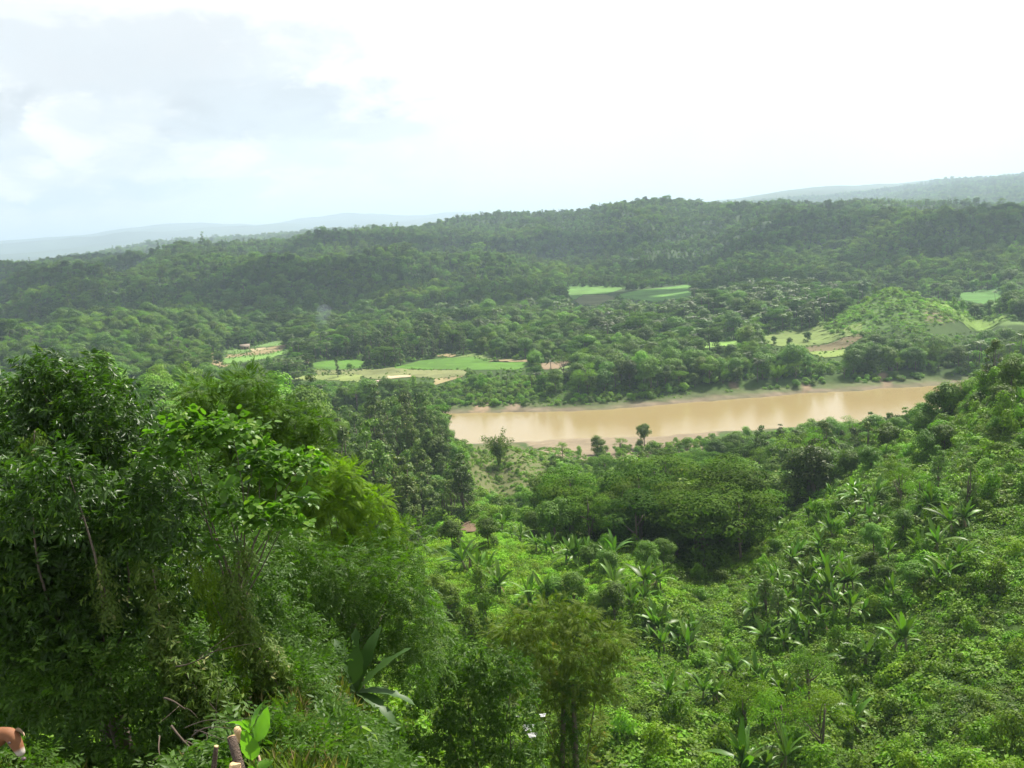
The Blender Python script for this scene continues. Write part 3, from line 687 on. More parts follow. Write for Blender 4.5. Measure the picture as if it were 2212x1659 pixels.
def tree_parts(kind, seed, fine=1.0, leafk=1.0):
    """one tree of its kind standing at the origin: crown and trunk as (verts, faces, tint)"""
    g = np.random.default_rng(seed); tr = []
    if kind in ('broad', 'yellowgreen'):
        H = g.uniform(10, 12.5); R = H * g.uniform(0.36, 0.44); blobs = []
        for i in range(17):
            a_ = g.uniform(0, 6.28); zz = g.uniform(-0.75, 1); rr = R * 0.62 * math.sqrt(max(0.05, 1 - zz * zz)) * g.uniform(0.6, 1.15)
            s_ = R * g.uniform(0.26, 0.46)
            blobs.append((rr * math.cos(a_), rr * math.sin(a_), H * 0.62 + zz * H * 0.27, s_, s_, s_ * 0.8))
        blobs.append((0, 0, H * 0.6, R * 0.6, R * 0.6, H * 0.26))
        for i in range(4):
            a_ = g.uniform(0, 6.28); blobs.append((R * 0.55 * math.cos(a_), R * 0.55 * math.sin(a_), H * g.uniform(0.12, 0.32), R * 0.34, R * 0.34, H * 0.13))
        cr = crown(g, blobs, 85 * fine, 0.44 * leafk)
        tops = blobs
    elif kind == 'layer':
        H = g.uniform(11, 14); R = H * 0.5; blobs = []
        for i in range(18):
            a_ = g.uniform(0, 6.28); rr = R * 0.75 * math.sqrt(g.uniform(0, 1)); s_ = R * g.uniform(0.24, 0.42)
            blobs.append((rr * math.cos(a_), rr * math.sin(a_), H * (0.92 - 0.28 * (rr / R) ** 2) - g.uniform(0, 1) * H * 0.3, s_, s_, s_ * 0.36))
        for i in range(7):
            a_ = g.uniform(0, 6.28); blobs.append((R * 0.5 * math.cos(a_), R * 0.5 * math.sin(a_), H * g.uniform(0.15, 0.5), R * 0.3, R * 0.3, H * 0.1))
        cr = crown(g, blobs, 100 * fine, 0.38 * leafk, zmin=-0.5); tops = blobs
    elif kind == 'teak':
        H = g.uniform(13, 16); R = H * 0.2; blobs = []
        for i in range(20):
            a_ = g.uniform(0, 6.28); zz = g.uniform(0, 1); rr = R * (1.05 - 0.75 * zz) * g.uniform(0.5, 1); s_ = R * g.uniform(0.30, 0.46) * (1.15 - 0.5 * zz)
            blobs.append((rr * math.cos(a_), rr * math.sin(a_), H * (0.12 + 0.84 * zz), s_, s_, s_ * 0.9))
        cr = crown(g, blobs, 100 * fine, 0.48 * leafk, up=0.3); tops = blobs[:8]
    elif kind == 'light':
        H = g.uniform(9, 12); R = H * 0.45; blobs = []
        for i in range(16):
            a_ = g.uniform(0, 6.28); rr = R * 0.8 * math.sqrt(g.uniform(0, 1)); s_ = R * g.uniform(0.22, 0.38)
            blobs.append((rr * math.cos(a_), rr * math.sin(a_), H * (0.9 - 0.4 * (rr / R) ** 2) - g.uniform(0, 1) * H * 0.22, s_, s_, s_ * 0.55))
        cr = crown(g, blobs, 85 * fine, 0.34 * leafk, lv=LEAF_V, droop=0.5, up=0.25); tops = blobs
    elif kind == 'draped':
        H = g.uniform(7, 10); R = H * 0.33; blobs = []
        for i in range(13):
            a_ = g.uniform(0, 6.28); zz = g.uniform(0, 1); rr = R * 0.75 * (1.1 - 0.6 * zz) * g.uniform(0.4, 1); s_ = R * g.uniform(0.35, 0.55)
            blobs.append((rr * math.cos(a_), rr * math.sin(a_), H * (0.1 + 0.78 * zz), s_, s_, s_ * 1.15))
        cr = crown(g, blobs, 52 * fine, 0.40 * leafk, lv=HEART_V, lf=HEART_F, droop=0.6, up=0.2); tops = blobs[:5]
    elif kind == 'shrub':
        H = g.uniform(2.6, 4.0); R = H * 0.55; blobs = []
        for i in range(7):
            a_ = g.uniform(0, 6.28); rr = R * 0.6 * math.sqrt(g.uniform(0, 1)); s_ = R * g.uniform(0.35, 0.6)
            blobs.append((rr * math.cos(a_), rr * math.sin(a_), H * g.uniform(0.15, 0.7), s_, s_, s_ * 0.8))
        cr = crown(g, blobs, 110 * fine, 0.34 * leafk); tops = blobs[:4]
    elif kind == 'bamboo':
        H = g.uniform(9, 12); cr_p = []; tops = []; blobs = []
        for i in range(13):
            a_ = g.uniform(0, 6.28); lean = g.uniform(0.1, 0.5) * H; n = 9; t_ = np.linspace(0, 1, n)
            path = np.stack([math.cos(a_) * (0.3 + lean * t_ ** 1.8), math.sin(a_) * (0.3 + lean * t_ ** 1.8), H * g.uniform(0.75, 1.05) * (t_ - 0.22 * t_ ** 3)], 1)
            tr.append(tube(path, np.linspace(0.07, 0.02, n), 4, False))
            for k in range(3, n): blobs.append((*path[k], 0.75, 0.75, 0.8))
        cr = crown(g, blobs, 60 * fine, 0.5 * leafk, lv=LEAF_V, droop=1.1, up=0.0, zmin=-1)
        return cr, join(tr)
    elif kind == 'palm':
        H = g.uniform(9, 12); ps = []
        top = np.array([g.uniform(-1, 1), g.uniform(-1, 1), H])
        tr.append(tube([(0, 0, 0), top * np.array([0.3, 0.3, 0.5]), top], [0.22, 0.16, 0.13], 6))
        for i in range(20):
            a_ = g.uniform(0, 6.28); e = g.uniform(-0.35, 1.1); L = g.uniform(2.8, 3.8); n = 9; t_ = np.linspace(0.05, 1, n)
            hx = L * t_ * math.cos(e); z_ = L * (t_ * math.sin(e) - 0.42 * t_ ** 2.2)
            path = top + np.stack([hx * math.cos(a_), hx * math.sin(a_), z_], 1)
            tg = np.gradient(path, axis=0); side = np.array([-math.sin(a_), math.cos(a_), 0])
            for sgn in (1, -1):
                dr = tg / np.linalg.norm(tg, axis=1, keepdims=True) * 0.55 + side * sgn + np.array([0, 0, -0.45])
                for sub in (0, 0.5):
                    p_ = path[:-1] + (path[1:] - path[:-1]) * sub
                    ps.append(stamp(LEAF_V * np.array([1, 0.75, 1]), LEAF_F, p_, rot_to(dr[:-1]), 0.95 * np.sin(np.linspace(0.5, 2.7, n - 1)) * leafk, np.clip(g.normal(0.5, 0.2, n - 1), 0, 1)))
        return join(ps), join(tr)
    elif kind == 'bananagrove':
        ps = []
        for i in range(3):
            ox, oy = g.normal(0, 1.0, 2); hh = g.uniform(1.6, 2.6)
            tr.append(tube([(ox, oy, 0), (ox, oy, hh)], [0.14, 0.09], 5))
            for k in range(8):
                a_ = g.uniform(0, 6.28); e = g.uniform(0.1, 1.25); L = g.uniform(1.6, 2.3)
                v, f, t_ = paddle(L, 0.42, e, 0.5, 5)
                ca, sa = math.cos(a_), math.sin(a_); v = v @ np.array([[ca, sa, 0], [-sa, ca, 0], [0, 0, 1]]) + np.array([ox, oy, hh])
                ps.append((v, f, np.full(len(v), g.uniform(0.2, 0.9))))
        return join(ps), join(tr)
    for i in range(5):
        b_ = tops[g.integers(len(tops))]; z0 = H * g.uniform(0.2, 0.45)
        tr.append(limb((0, 0, z0), b_[:3], H * 0.012, H * 0.004, g, sides=4, n=4))
    tr.append(limb((0, 0, -0.8), (g.normal(0, 0.3), g.normal(0, 0.3), H * 0.7), H * 0.022, H * 0.009, g, 0.05, sides=6))
    return cr, join(tr)

def paddle(L, Wd, e, arch, n=6, fold=0.22, torn=0.0, g=None):
    """a banana leaf from the origin outwards along +x, rising at angle e and arching over"""
    t_ = np.linspace(0, 1, n + 1); hx = np.zeros(n + 1); hz = np.zeros(n + 1); ang_ = e
    for i in range(1, n + 1):
        ang_ = e - arch * (t_[i] ** 1.3) * 2.0; hx[i] = hx[i - 1] + L / n * math.cos(ang_); hz[i] = hz[i - 1] + L / n * math.sin(ang_)
    wd = Wd * np.sin(np.clip(0.12 + t_ * 0.86, 0, 1) * math.pi) ** 0.6; wd[0] = 0.03; wd[-1] = 0.03
    if torn and g is not None: wd = wd * (1 - torn * g.uniform(0, 1, n + 1))
    mid = np.stack([hx, np.zeros(n + 1), hz], 1); v = [mid]
    for sgn in (1, -1): v.append(mid + np.stack([hx * 0, sgn * wd / 2, wd * fold], 1))
    v = np.concatenate(v); f = []; k = n + 1
    for i in range(n):
        f += [(i, i + 1, k + i + 1), (i, k + i + 1, k + i), (i, 2 * k + i, 2 * k + i + 1), (i, 2 * k + i + 1, i + 1)]
    return v, np.array(f)[:, ::-1], np.full(len(v), 0.5)

def make_mesh(name, part, mat, smooth=False):
    v, f, t_ = part
    return mesh_from(name, v, f, [mat], smooth=smooth, attrs={'tint': t_})

def make_joined(name, cr, tr, m1, m2):
    v, f, t_ = join([cr, tr]); mi = np.concatenate([np.zeros(len(cr[1]), int), np.ones(len(tr[1]), int)])
    return mesh_from(name, v, f, [m1, m2], attrs={'tint': t_}, matidx=mi)

# ------------------------------------------------------------------ masses nobody could count: points carrying whole plants
def scatter(name, label, protos, pos, idx_, rotz, scale, tilt=None):
    col_ = bpy.data.collections.new(name + '_kinds')
    for k, me in enumerate(protos):
        o = bpy.data.objects.new('%s_kind_%02d' % (name, k), me); col_.objects.link(o)
    me = bpy.data.meshes.new(name); me.vertices.add(len(pos)); me.vertices.foreach_set('co', np.asarray(pos, np.float32).ravel())
    a_ = me.attributes.new('kind_index', 'INT', 'POINT'); a_.data.foreach_set('value', np.asarray(idx_, np.int32))
    a_ = me.attributes.new('size', 'FLOAT_VECTOR', 'POINT')
    sc = np.asarray(scale, np.float32); sc = np.stack([sc, sc, sc], 1) if sc.ndim == 1 else sc
    a_.data.foreach_set('vector', np.ascontiguousarray(sc, np.float32).ravel())
    rt = np.zeros((len(pos), 3), np.float32); rt[:, 2] = rotz
    if tilt is not None: rt[:, :2] = tilt
    a_ = me.attributes.new('turn', 'FLOAT_VECTOR', 'POINT'); a_.data.foreach_set('vector', rt.ravel())
    o = link(name, me)
    ng = bpy.data.node_groups.new(name + '_nodes', 'GeometryNodeTree')
    ng.interface.new_socket('Geometry', in_out='INPUT', socket_type='NodeSocketGeometry')
    ng.interface.new_socket('Geometry', in_out='OUTPUT', socket_type='NodeSocketGeometry')
    gi, go = ng.nodes.new('NodeGroupInput'), ng.nodes.new('NodeGroupOutput')
    ci = ng.nodes.new('GeometryNodeCollectionInfo'); ci.inputs['Collection'].default_value = col_
    ci.inputs['Separate Children'].default_value = True; ci.inputs['Reset Children'].default_value = True
    ip = ng.nodes.new('GeometryNodeInstanceOnPoints'); ip.inputs['Pick Instance'].default_value = True
    def attr(nm_, ty):
        n_ = ng.nodes.new('GeometryNodeInputNamedAttribute'); n_.data_type = ty; n_.inputs['Name'].default_value = nm_; return n_.outputs[0]
    ng.links.new(gi.outputs[0], ip.inputs['Points']); ng.links.new(ci.outputs[0], ip.inputs['Instance'])
    ng.links.new(attr('kind_index', 'INT'), ip.inputs['Instance Index'])
    ng.links.new(attr('turn', 'FLOAT_VECTOR'), ip.inputs['Rotation']); ng.links.new(attr('size', 'FLOAT_VECTOR'), ip.inputs['Scale'])
    ng.links.new(ip.outputs[0], go.inputs[0])
    md = o.modifiers.new('plants', 'NODES'); md.node_group = ng
    tag(o, label, kind='stuff'); return o

def spots(d0, d1, a0, a1, step0, step1=None, seed=0):
    """jittered places between two distances and bearings, the spacing growing from step0 to step1"""
    g = np.random.default_rng(seed); step1 = step1 or step0; out = []; d = d0
    while d < d1:
        s_ = step0 + (step1 - step0) * (d - d0) / (d1 - d0); n = int((a1 - a0) * d / s_) + 1
        a_ = a0 + (np.arange(n) + g.uniform(0, 1, n)) / n * (a1 - a0); r_ = d + g.uniform(-0.5, 0.5, n) * s_
        out.append(np.stack([np.sin(a_) * r_, np.cos(a_) * r_], 1)); d += s_ * 0.92
    return np.concatenate(out)

MARG = 0.4
def clear_of(pos, z, hh, rad, polys, margin_px=0.0):
    """True where a plant of this height neither stands on nor hides any of the open places"""
    keep = np.ones(len(pos), bool)
    for frac in (0.0, 0.5, 1.0):
        vx, vy, _ = project(np.stack([pos[:, 0], pos[:, 1], z + hh * frac], 1))
        P = np.stack([vx, vy], 1)
        for poly in polys:
            pp = np.array(poly, float); lo, hi = pp.min(0) - 40, pp.max(0) + 40
            c_ = np.where((P[:, 0] > lo[0]) & (P[:, 0] < hi[0]) & (P[:, 1] > lo[1]) & (P[:, 1] < hi[1]) & keep)[0]
            if len(c_) == 0: continue
            dd = np.hypot(pos[c_, 0], pos[c_, 1]); keep[c_] &= poly_sd(P[c_], pp) > rad[c_] / dd * FV * MARG + margin_px
    return keep

# ------------------------------------------------------------------ woods
RIVER_SEEN = [(955, 893), (1150, 889), (1300, 884), (1500, 868), (1700, 852), (1900, 838), (2120, 825), (2110, 840), (2000, 868), (1900, 880), (1800, 890),
              (1700, 905), (1560, 935), (1350, 948), (1240, 950), (1150, 958), (1010, 960), (985, 930)]
SANDSEEN = [(1150, 956), (1240, 950), (1400, 944), (1500, 938), (1400, 956), (1300, 962), (1262, 985), (1200, 985)]
BLUFF = [(985, 862), (1010, 850), (1130, 850), (1160, 862), (1400, 858), (1400, 878), (1150, 891), (975, 896)]
HILL_TOP = [(1020, 962), (1110, 955), (1190, 983), (1180, 1040), (1090, 1085), (1040, 1070), (1010, 1020)]
MOUND = [(915, 1165), (1000, 1150), (1100, 1182), (1250, 1240), (1420, 1230), (1440, 1280), (1330, 1310), (1230, 1340), (1120, 1320), (1000, 1300), (930, 1250)]
CONE = [(1790, 700), (1880, 640), (1925, 612), (1990, 640), (2070, 660), (2110, 700), (2000, 720), (1850, 718)]
PLOT = fields[-1][0]
def up_pos(p, sink=0.3):
    z = height(p[:, 0], p[:, 1]); return z

def kinds_for(pos, vx, d, g):
    """which kind of tree stands where"""
    n = len(pos); r = g.uniform(0, 1, n); k = np.full(n, 'broad', object)
    nz = fbm(pos[:, 0] / 90, pos[:, 1] / 90, 301)
    k[(r > 0.55) & (nz > 0)] = 'layer'; k[(r > 0.7) & (nz <= 0)] = 'light'; k[(r > 0.93)] = 'draped'
    s = (vx > 640) & (vx < 1030) & (d > 185) & (d < 365); k[s & (r < 0.8)] = 'teak'; k[s & (r >= 0.8)] = 'broad'
    s = (vx > 1060) & (vx < 1660) & (d < 330); k[s] = 'layer'; k[s & (r < 0.3)] = 'broad'; k[s & (r > 0.93)] = 'light'
    s = (d > 470) & (r < 0.35) & (fbm(pos[:, 0] / 45, pos[:, 1] / 45, 307) > 0.05); k[s] = 'yellowgreen'
    s = (vx < 640) & (d < 470); k[s] = 'yellowgreen'; k[s & (r < 0.2)] = 'broad'; k[s & (r > 0.8)] = 'light'
    s = (vx > 1640) & (d < 420); k[s] = 'teak'; k[s & (r < 0.35)] = 'broad'; k[s & (r > 0.85)] = 'light'
    s = (d > 480) & (d < 1000) & (fbm(pos[:, 0] / 60, pos[:, 1] / 60, 303) > 0.30); k[s & (r < 0.7)] = 'palm'
    s = (d > 560) & (d < 800) & (vx > 520) & (vx < 720); k[s & (r < 0.65)] = 'palm'
    s = (d > 640) & (d < 1000) & (vx > 1300) & (vx < 1800); k[s & (r < 0.4)] = 'palm'
    s = (d > 560) & (d < 760) & (vx > 740) & (vx < 1010); k[s & (r < 0.7)] = 'teak'
    s = (d > 480) & (d < 580) & (vx > 1150); k[s & (r > 0.85)] = 'bamboo'
    return k

PROTO = {}
for kind, nv, seed0 in (('broad', 4, 10), ('yellowgreen', 3, 15), ('layer', 4, 20), ('teak', 3, 30), ('light', 3, 40), ('draped', 3, 50), ('bamboo', 2, 60), ('palm', 3, 70), ('bananagrove', 2, 80)):
    mt = {'broad': 'broad', 'yellowgreen': 'vine', 'layer': 'layer', 'teak': 'teak', 'light': 'light', 'draped': 'vine', 'bamboo': 'bamboo', 'palm': 'palm', 'bananagrove': 'banana'}[kind]  # second broad-shaped kind wears the yellow green creeper leaf colour
    PROTO[kind] = []
    for v_ in range(nv):
        cr, tr = tree_parts(kind, seed0 + v_)
        PROTO[kind].append((make_mesh(kind + '_crown', cr, M[mt]), make_mesh(kind + '_trunk', tr, M['bark'] if kind != 'bamboo' else M['bamboo']),
                            make_joined(kind + '_plant', cr, tr, M[mt], M['bark'])))
FARP = []
for k, (kind, sd_) in enumerate((('broad', 110), ('broad', 111), ('layer', 112), ('light', 113), ('broad', 114), ('layer', 115), ('teak', 116), ('draped', 117))):
    cr, tr = tree_parts(kind, sd_, 0.28, 1.75)
    FARP.append(make_joined('far_%s' % kind, cr, tr, M['forest'], M['bark']))

g = np.random.default_rng(99)
AZ = 0.60
cand = []
for (d0, d1, s0, s1, sd_) in ((186, 450, 6.3, 7.5, 1), (450, 1010, 7.0, 8.5, 2)):
    p = spots(d0, d1, -AZ, AZ, s0, s1, sd_); cand.append(p)
extra = spots(146, 186, math.atan((1080 - CX) / FV), math.atan((1640 - CX) / FV), 6.0, 6.0, 3); cand.append(extra)
P = np.concatenate(cand); z = up_pos(P); d = np.hypot(P[:, 0], P[:, 1])
vx, vy, _ = project(np.stack([P[:, 0], P[:, 1], z], 1))
vxa = CX + FV * P[:, 0] / P[:, 1]
kk = kinds_for(P, vxa, d, g)
BH = {'yellowgreen': 11.2, 'broad': 11.2, 'layer': 12.5, 'teak': 14.5, 'light': 10.5, 'draped': 8.5, 'bamboo': 10.5, 'palm': 12.5, 'bananagrove': 4.0}
BR = {'yellowgreen': 4.5, 'broad': 4.5, 'layer': 5.5, 'teak': 2.9, 'light': 4.6, 'draped': 2.8, 'bamboo': 3.5, 'palm': 3.0, 'bananagrove': 2.4}
sc = np.exp(g.normal(0, 0.23, len(P))) * np.where((vxa > 1820) & (d < 310), 0.58, 1.0); hh = np.array([BH[k] for k in kk]) * sc; rr = np.array([BR[k] for k in kk]) * sc
sdv = np.full(len(P), 1e3); s = (d > 330) & (d < 640); sdv[s] = poly_sd(P[s], RIV)
keep = sdv > 17
keep &= clear_of(P, z, hh * 0.85, rr * 0.5, [f for f in FIELD_POLYS]) & clear_of(P, z, hh, rr, [RIVER_SEEN, BLUFF, SANDSEEN, [(283, 852), (312, 858), (322, 880), (290, 884), (276, 872)]])
keep &= clear_of(P, z, hh, rr * 0.6, [HILL_TOP, CONE, PLOT]) & clear_of(P, z, hh, rr, [MOUND])
# the bare brow right of the ridge and the open slope nearer than it stay without wood
keep &= ~((vxa > 1640) & (d < 196))
keep &= ~((vxa > 1900) & (d < 262) & (g.uniform(0, 1, len(P)) < 0.55))
P, z, d, kk, sc, hh, rr, vxa = (a_[keep] for a_ in (P, z, d, kk, sc, hh, rr, vxa))
inview = np.abs(np.arctan2(P[:, 0], P[:, 1])) < 0.50
rank = np.argsort(-(hh / d) * np.where(inview, 1, 0))
# a plant counts as one of the 300 when it is not hidden by the near trees on the left
hid = (vxa < 640) & (d < 300)
order = [i for i in rank if not hid[i] and inview[i]]
single = np.zeros(len(P), bool); single[order[:300]] = True

NAMES = {'yellowgreen': ('leafy_tree', 'bright yellow green tree'), 'broad': ('broadleaf_tree', 'rounded broadleaf tree'), 'layer': ('umbrella_tree', 'flat layered tree'), 'teak': ('teak_tree', 'upright pale topped tree'),
         'light': ('feathery_tree', 'light green feathery tree'), 'draped': ('vine_draped_tree', 'creeper hung tree'), 'bamboo': ('bamboo_clump', 'arching bamboo clump'),
         'palm': ('coconut_palm', 'coconut palm'), 'bananagrove': ('banana_plant', 'banana clump')}
def region(vx_, d_):
    if d_ < 340 and vx_ > 1640: return 'on the brow above the river'
    if d_ < 340 and vx_ > 1060: return 'in the dark central wood'
    if d_ < 400 and vx_ > 640: return 'in the riverside wood'
    if d_ < 470 and vx_ <= 640: return 'on the landslip hill'
    return 'on the far bank'
def finer(vx_, d_, s_):
    """which strip of its wood a tree stands in, told by the nearest landmark"""
    row = ('front rank', 'second rank', 'middle rank', 'rear rank')[min(3, int(max(0, d_ - 150) / 48))]
    if d_ > 340: row = ('front rank', 'middle rank', 'rear rank')[min(2, int((d_ - 340) / 90))]
    side = 'left end' if vx_ < 250 else 'towards the left end' if vx_ < 640 else 'left edge' if vx_ < 780 else 'middle' if vx_ < 900 else 'river edge' if vx_ < 1060 else \
        'below the grassy knoll' if vx_ < 1240 else 'below the sand bar' if vx_ < 1420 else 'at its centre' if vx_ < 1640 else 'near its foot' if vx_ < 1800 else 'half way up' if vx_ < 1980 else 'near its top'
    return ('small ' if s_ < 0.88 else 'large ' if s_ > 1.16 else '') , row + ', ' + side
def add_tree(kind, x, y, zz, s_, label, group=None, variant=None, cat=None, rz=None, name=None, s3=None):
    cm, tm, _ = PROTO[kind][random.randrange(len(PROTO[kind])) if variant is None else variant]
    o = empty(name or NAMES[kind][0], (x, y, zz - 0.1), random.uniform(0, 6.28) if rz is None else rz)
    o.scale = (s_, s_, s_ * random.uniform(0.92, 1.1)) if s3 is None else s3
    a_ = link('stems' if kind == 'bamboo' else 'trunk', tm, o); b_ = link('fronds' if kind in ('palm',) else ('leaves' if kind in ('bamboo', 'bananagrove') else 'crown'), cm, o)
    tag(o, label, cat or {'bamboo': 'bamboo', 'palm': 'palm', 'bananagrove': 'banana plant'}.get(kind, 'tree'), group); return o
for i in np.where(single)[0]:
    where = region(vxa[i], d[i]); nm, lk = NAMES[kk[i]]; size_, row_ = finer(vxa[i], d[i], sc[i])
    add_tree(kk[i], P[i, 0], P[i, 1], z[i], sc[i], size_ + lk + ' ' + where + ', ' + row_, lk.replace('tree', 'trees') + ' ' + where)
rest = np.where(~single)[0]
ALLK = [(k, v_) for k in PROTO for v_ in range(len(PROTO[k]))]; first = {k: [j for j, a_ in enumerate(ALLK) if a_[0] == k] for k in PROTO}
scatter('valley_forest', 'mixed woodland covering the valley floor and low hills beyond the river', [PROTO[k][v_][2] for k, v_ in ALLK],
        np.stack([P[rest, 0], P[rest, 1], z[rest] - 0.15], 1), [first[kk[i]][g.integers(len(first[kk[i]]))] for i in rest], g.uniform(0, 6.28, len(rest)), sc[rest])

# ridges
P2 = np.concatenate([spots(1010, 2750, -AZ, AZ, 7.2, 10.5, 11), spots(2750, 6500, -AZ, AZ, 15, 24, 12)])
z2 = up_pos(P2); d2 = np.hypot(P2[:, 0], P2[:, 1]); s2 = np.exp(g.normal(0, 0.25, len(P2))) * np.where(d2 < 2750, 0.82, 1.4) * np.where(fbm(P2[:, 0] / 120, P2[:, 1] / 120, 401) > 0.25, 0.65, 1.0)
k2 = clear_of(P2, z2, 11 * s2, 4.5 * s2, [f for f in FIELD_POLYS if min(q[1] for q in f) < 700], 0)
P2, z2, s2, d2 = P2[k2], z2[k2], s2[k2], d2[k2]
ki = (fbm(P2[:, 0] / 160, P2[:, 1] / 160, 403) * 5 + g.uniform(0, 8, len(P2))).astype(int) % 8
scatter('ridge_forest', 'dense jungle covering the long ridge and the hills behind', FARP, np.stack([P2[:, 0], P2[:, 1], z2 - 0.4], 1), ki, g.uniform(0, 6.28, len(P2)), s2)

# shrub layer
SHR = [make_mesh('shrub_plant', tree_parts('shrub', 200 + k, 1.0, 1.0)[0], M['under'] if k % 2 else M['vine']) for k in range(5)]
P3 = np.concatenate([spots(190, 470, -AZ, AZ, 3.2, 3.4, 21), spots(470, 560, -AZ, AZ, 2.9, 3.1, 23), spots(560, 1000, -AZ, AZ, 4.6, 6.6, 22)])
z3 = up_pos(P3); d3 = np.hypot(P3[:, 0], P3[:, 1]); s3_ = np.exp(g.normal(-0.25, 0.3, len(P3)))
v3, y3, _ = project(np.stack([P3[:, 0], P3[:, 1], z3], 1)); sd3 = np.full(len(P3), 1e3); q = (d3 > 330) & (d3 < 640); sd3[q] = poly_sd(P3[q], RIV)
k3 = (sd3 > 9) & clear_of(P3, z3, 2.0 * s3_, 1.2 * s3_, FIELD_POLYS + [RIVER_SEEN, SANDSEEN])
k3 &= ~(inside(v3, y3, HILL_TOP) & (g.uniform(0, 1, len(P3)) < 0.25)) & ~((sd3 < 24) & (fbm(P3[:, 0] / 12, P3[:, 1] / 12, 77) < 0.02) & (v3 > 1150)) & ~(inside(v3, y3, CONE) & (fbm(P3[:, 0] / 16, P3[:, 1] / 16, 78) + g.uniform(-.5, .5, len(P3)) < 0.0))
s3_ = np.where(inside(v3, y3, HILL_TOP), s3_ * 0.5, s3_)
P3, z3, s3_ = P3[k3], z3[k3], s3_[k3]
Pe = spots(560, 1120, -0.45, 0.5, 3.2, 4.2, 24); ze = height(Pe[:, 0], Pe[:, 1]); ve, ye, _ = project(np.stack([Pe[:, 0], Pe[:, 1], ze], 1)); ke = np.zeros(len(Pe), bool)
for poly in FIELD_POLYS[:-1]:
    sde = poly_sd(np.stack([ve, ye], 1), np.array(poly, float)); ke |= (sde > -2.0 - 2.0 * fbm(Pe[:, 0] / 25, Pe[:, 1] / 25, 71)) & (sde < 4)
ke &= (fbm(Pe[:, 0] / 18, Pe[:, 1] / 18, 73) > -0.15)
P3, z3, s3_ = np.concatenate([P3, Pe[ke]]), np.concatenate([z3, ze[ke]]), np.concatenate([s3_, g.uniform(0.2, 0.5, ke.sum())])
scatter('shrubbery', 'bushes and scrub growing between the woods and on the low hills', SHR, np.stack([P3[:, 0], P3[:, 1], z3 - 0.2], 1), g.integers(0, 5, len(P3)), g.uniform(0, 6.28, len(P3)), s3_)


# ------------------------------------------------------------------ the near hillside: creepers, bushes and wild bananas
def mound_part(seed, leaf, n, lv, lf, lumps=5, flat=0.65):
    g_ = np.random.default_rng(seed); blobs = [(0, 0, 0, 0.8, 0.8, 0.5)]
    for i in range(lumps):
        a_ = g_.uniform(0, 6.28); r_ = g_.uniform(0.25, 0.8); s_ = g_.uniform(0.25, 0.5)
        blobs.append((r_ * math.cos(a_), r_ * math.sin(a_), g_.uniform(0.0, 0.35), s_, s_, s_ * flat))
    return crown(g_, blobs, n, leaf, lv=lv, lf=lf, zmin=-0.1, up=0.6)
UND = [make_mesh('creeper_mound', mound_part(300 + k, (0.16, 0.20, 0.27, 0.14, 0.22, 0.32)[k], (210, 150, 95, 260, 130, 75)[k], *( (HEART_V, HEART_F) if k % 3 == 0 else (WIDE_V, LEAF_F))), M['under'] if k % 2 else M['vine']) for k in range(6)]
UND += [make_mesh('creeper_carpet', mound_part(320 + k, 0.20, 150, WIDE_V, LEAF_F), M['lush']) for k in range(2)]
g = np.random.default_rng(5)
P4 = np.concatenate([spots(33, 110, math.atan((700 - CX) / FV), AZ, 0.88, 0.98, 31), spots(110, 200, math.atan((800 - CX) / FV), AZ, 0.98, 1.4, 32), spots(40, 190, -AZ, math.atan((740 - CX) / FV), 1.7, 2.2, 33),
                     spots(290, 372, math.atan((960 - CX) / FV), math.atan((1260 - CX) / FV), 1.9, 1.9, 34), spots(455, 515, math.atan((940 - CX) / FV), math.atan((1500 - CX) / FV), 2.2, 2.2, 35),
                     spots(625, 810, math.atan((1700 - CX) / FV), math.atan((2300 - CX) / FV), 2.3, 2.3, 36)])
z4 = height(P4[:, 0], P4[:, 1]); vx4, vy4, _ = project(np.stack([P4[:, 0], P4[:, 1], z4], 1))
rough_ = fbm(P4[:, 0] / 6, P4[:, 1] / 6, 501) + 0.6 * fbm(P4[:, 0] / 17, P4[:, 1] / 17, 502)
s4 = 0.75 + 1.5 * np.clip(rough_, 0, 1.2) + g.uniform(-0.1, 0.35, len(P4))
smooth_ = sstep(35, 0, poly_sd(np.stack([vx4, vy4], 1), np.array(MOUND, float)))
s4 = s4 * (1 - smooth_) + smooth_ * g.uniform(0.75, 1.05, len(P4))
d4 = np.hypot(P4[:, 0], P4[:, 1]); s4 = np.where(d4 > 250, s4 * np.where(d4 > 600, 1.35, 0.85), s4)
k4 = ~inside(vx4, vy4, PLOT) & ~((d4 > 250) & (g.uniform(0, 1, len(P4)) < 0.25))
q = d4 > 300; sdq = np.full(len(P4), 1e3); sdq[q] = poly_sd(P4[q], RIV); k4 &= sdq > 7
q = d4 > 600; kq = clear_of(P4[q], z4[q], np.full(q.sum(), 1.0), np.full(q.sum(), 0.5), FIELD_POLYS); k4[np.where(q)[0][~kq]] = False
P4, z4, s4, d4, rough_, smooth_ = P4[k4], z4[k4], s4[k4], d4[k4], rough_[k4], smooth_[k4]
i4 = g.integers(0, 6, len(P4)); i4[(smooth_ > 0.5) | (inside(*project(np.stack([P4[:, 0], P4[:, 1], z4], 1))[:2], CONE) & (g.uniform(0, 1, len(P4)) < 0.7))] = 6; i4[(i4 == 6) & (g.uniform(0, 1, len(P4)) < 0.5)] = 7; bushy = (d4 < 250) & (smooth_ < 0.02) & (g.uniform(0, 1, len(P4)) < 0.02 + 0.14 * np.clip(rough_ + 0.25, 0, 1)); i4[bushy] = g.integers(8, 13, bushy.sum()); s4[bushy] = g.uniform(0.35, 0.85, bushy.sum())
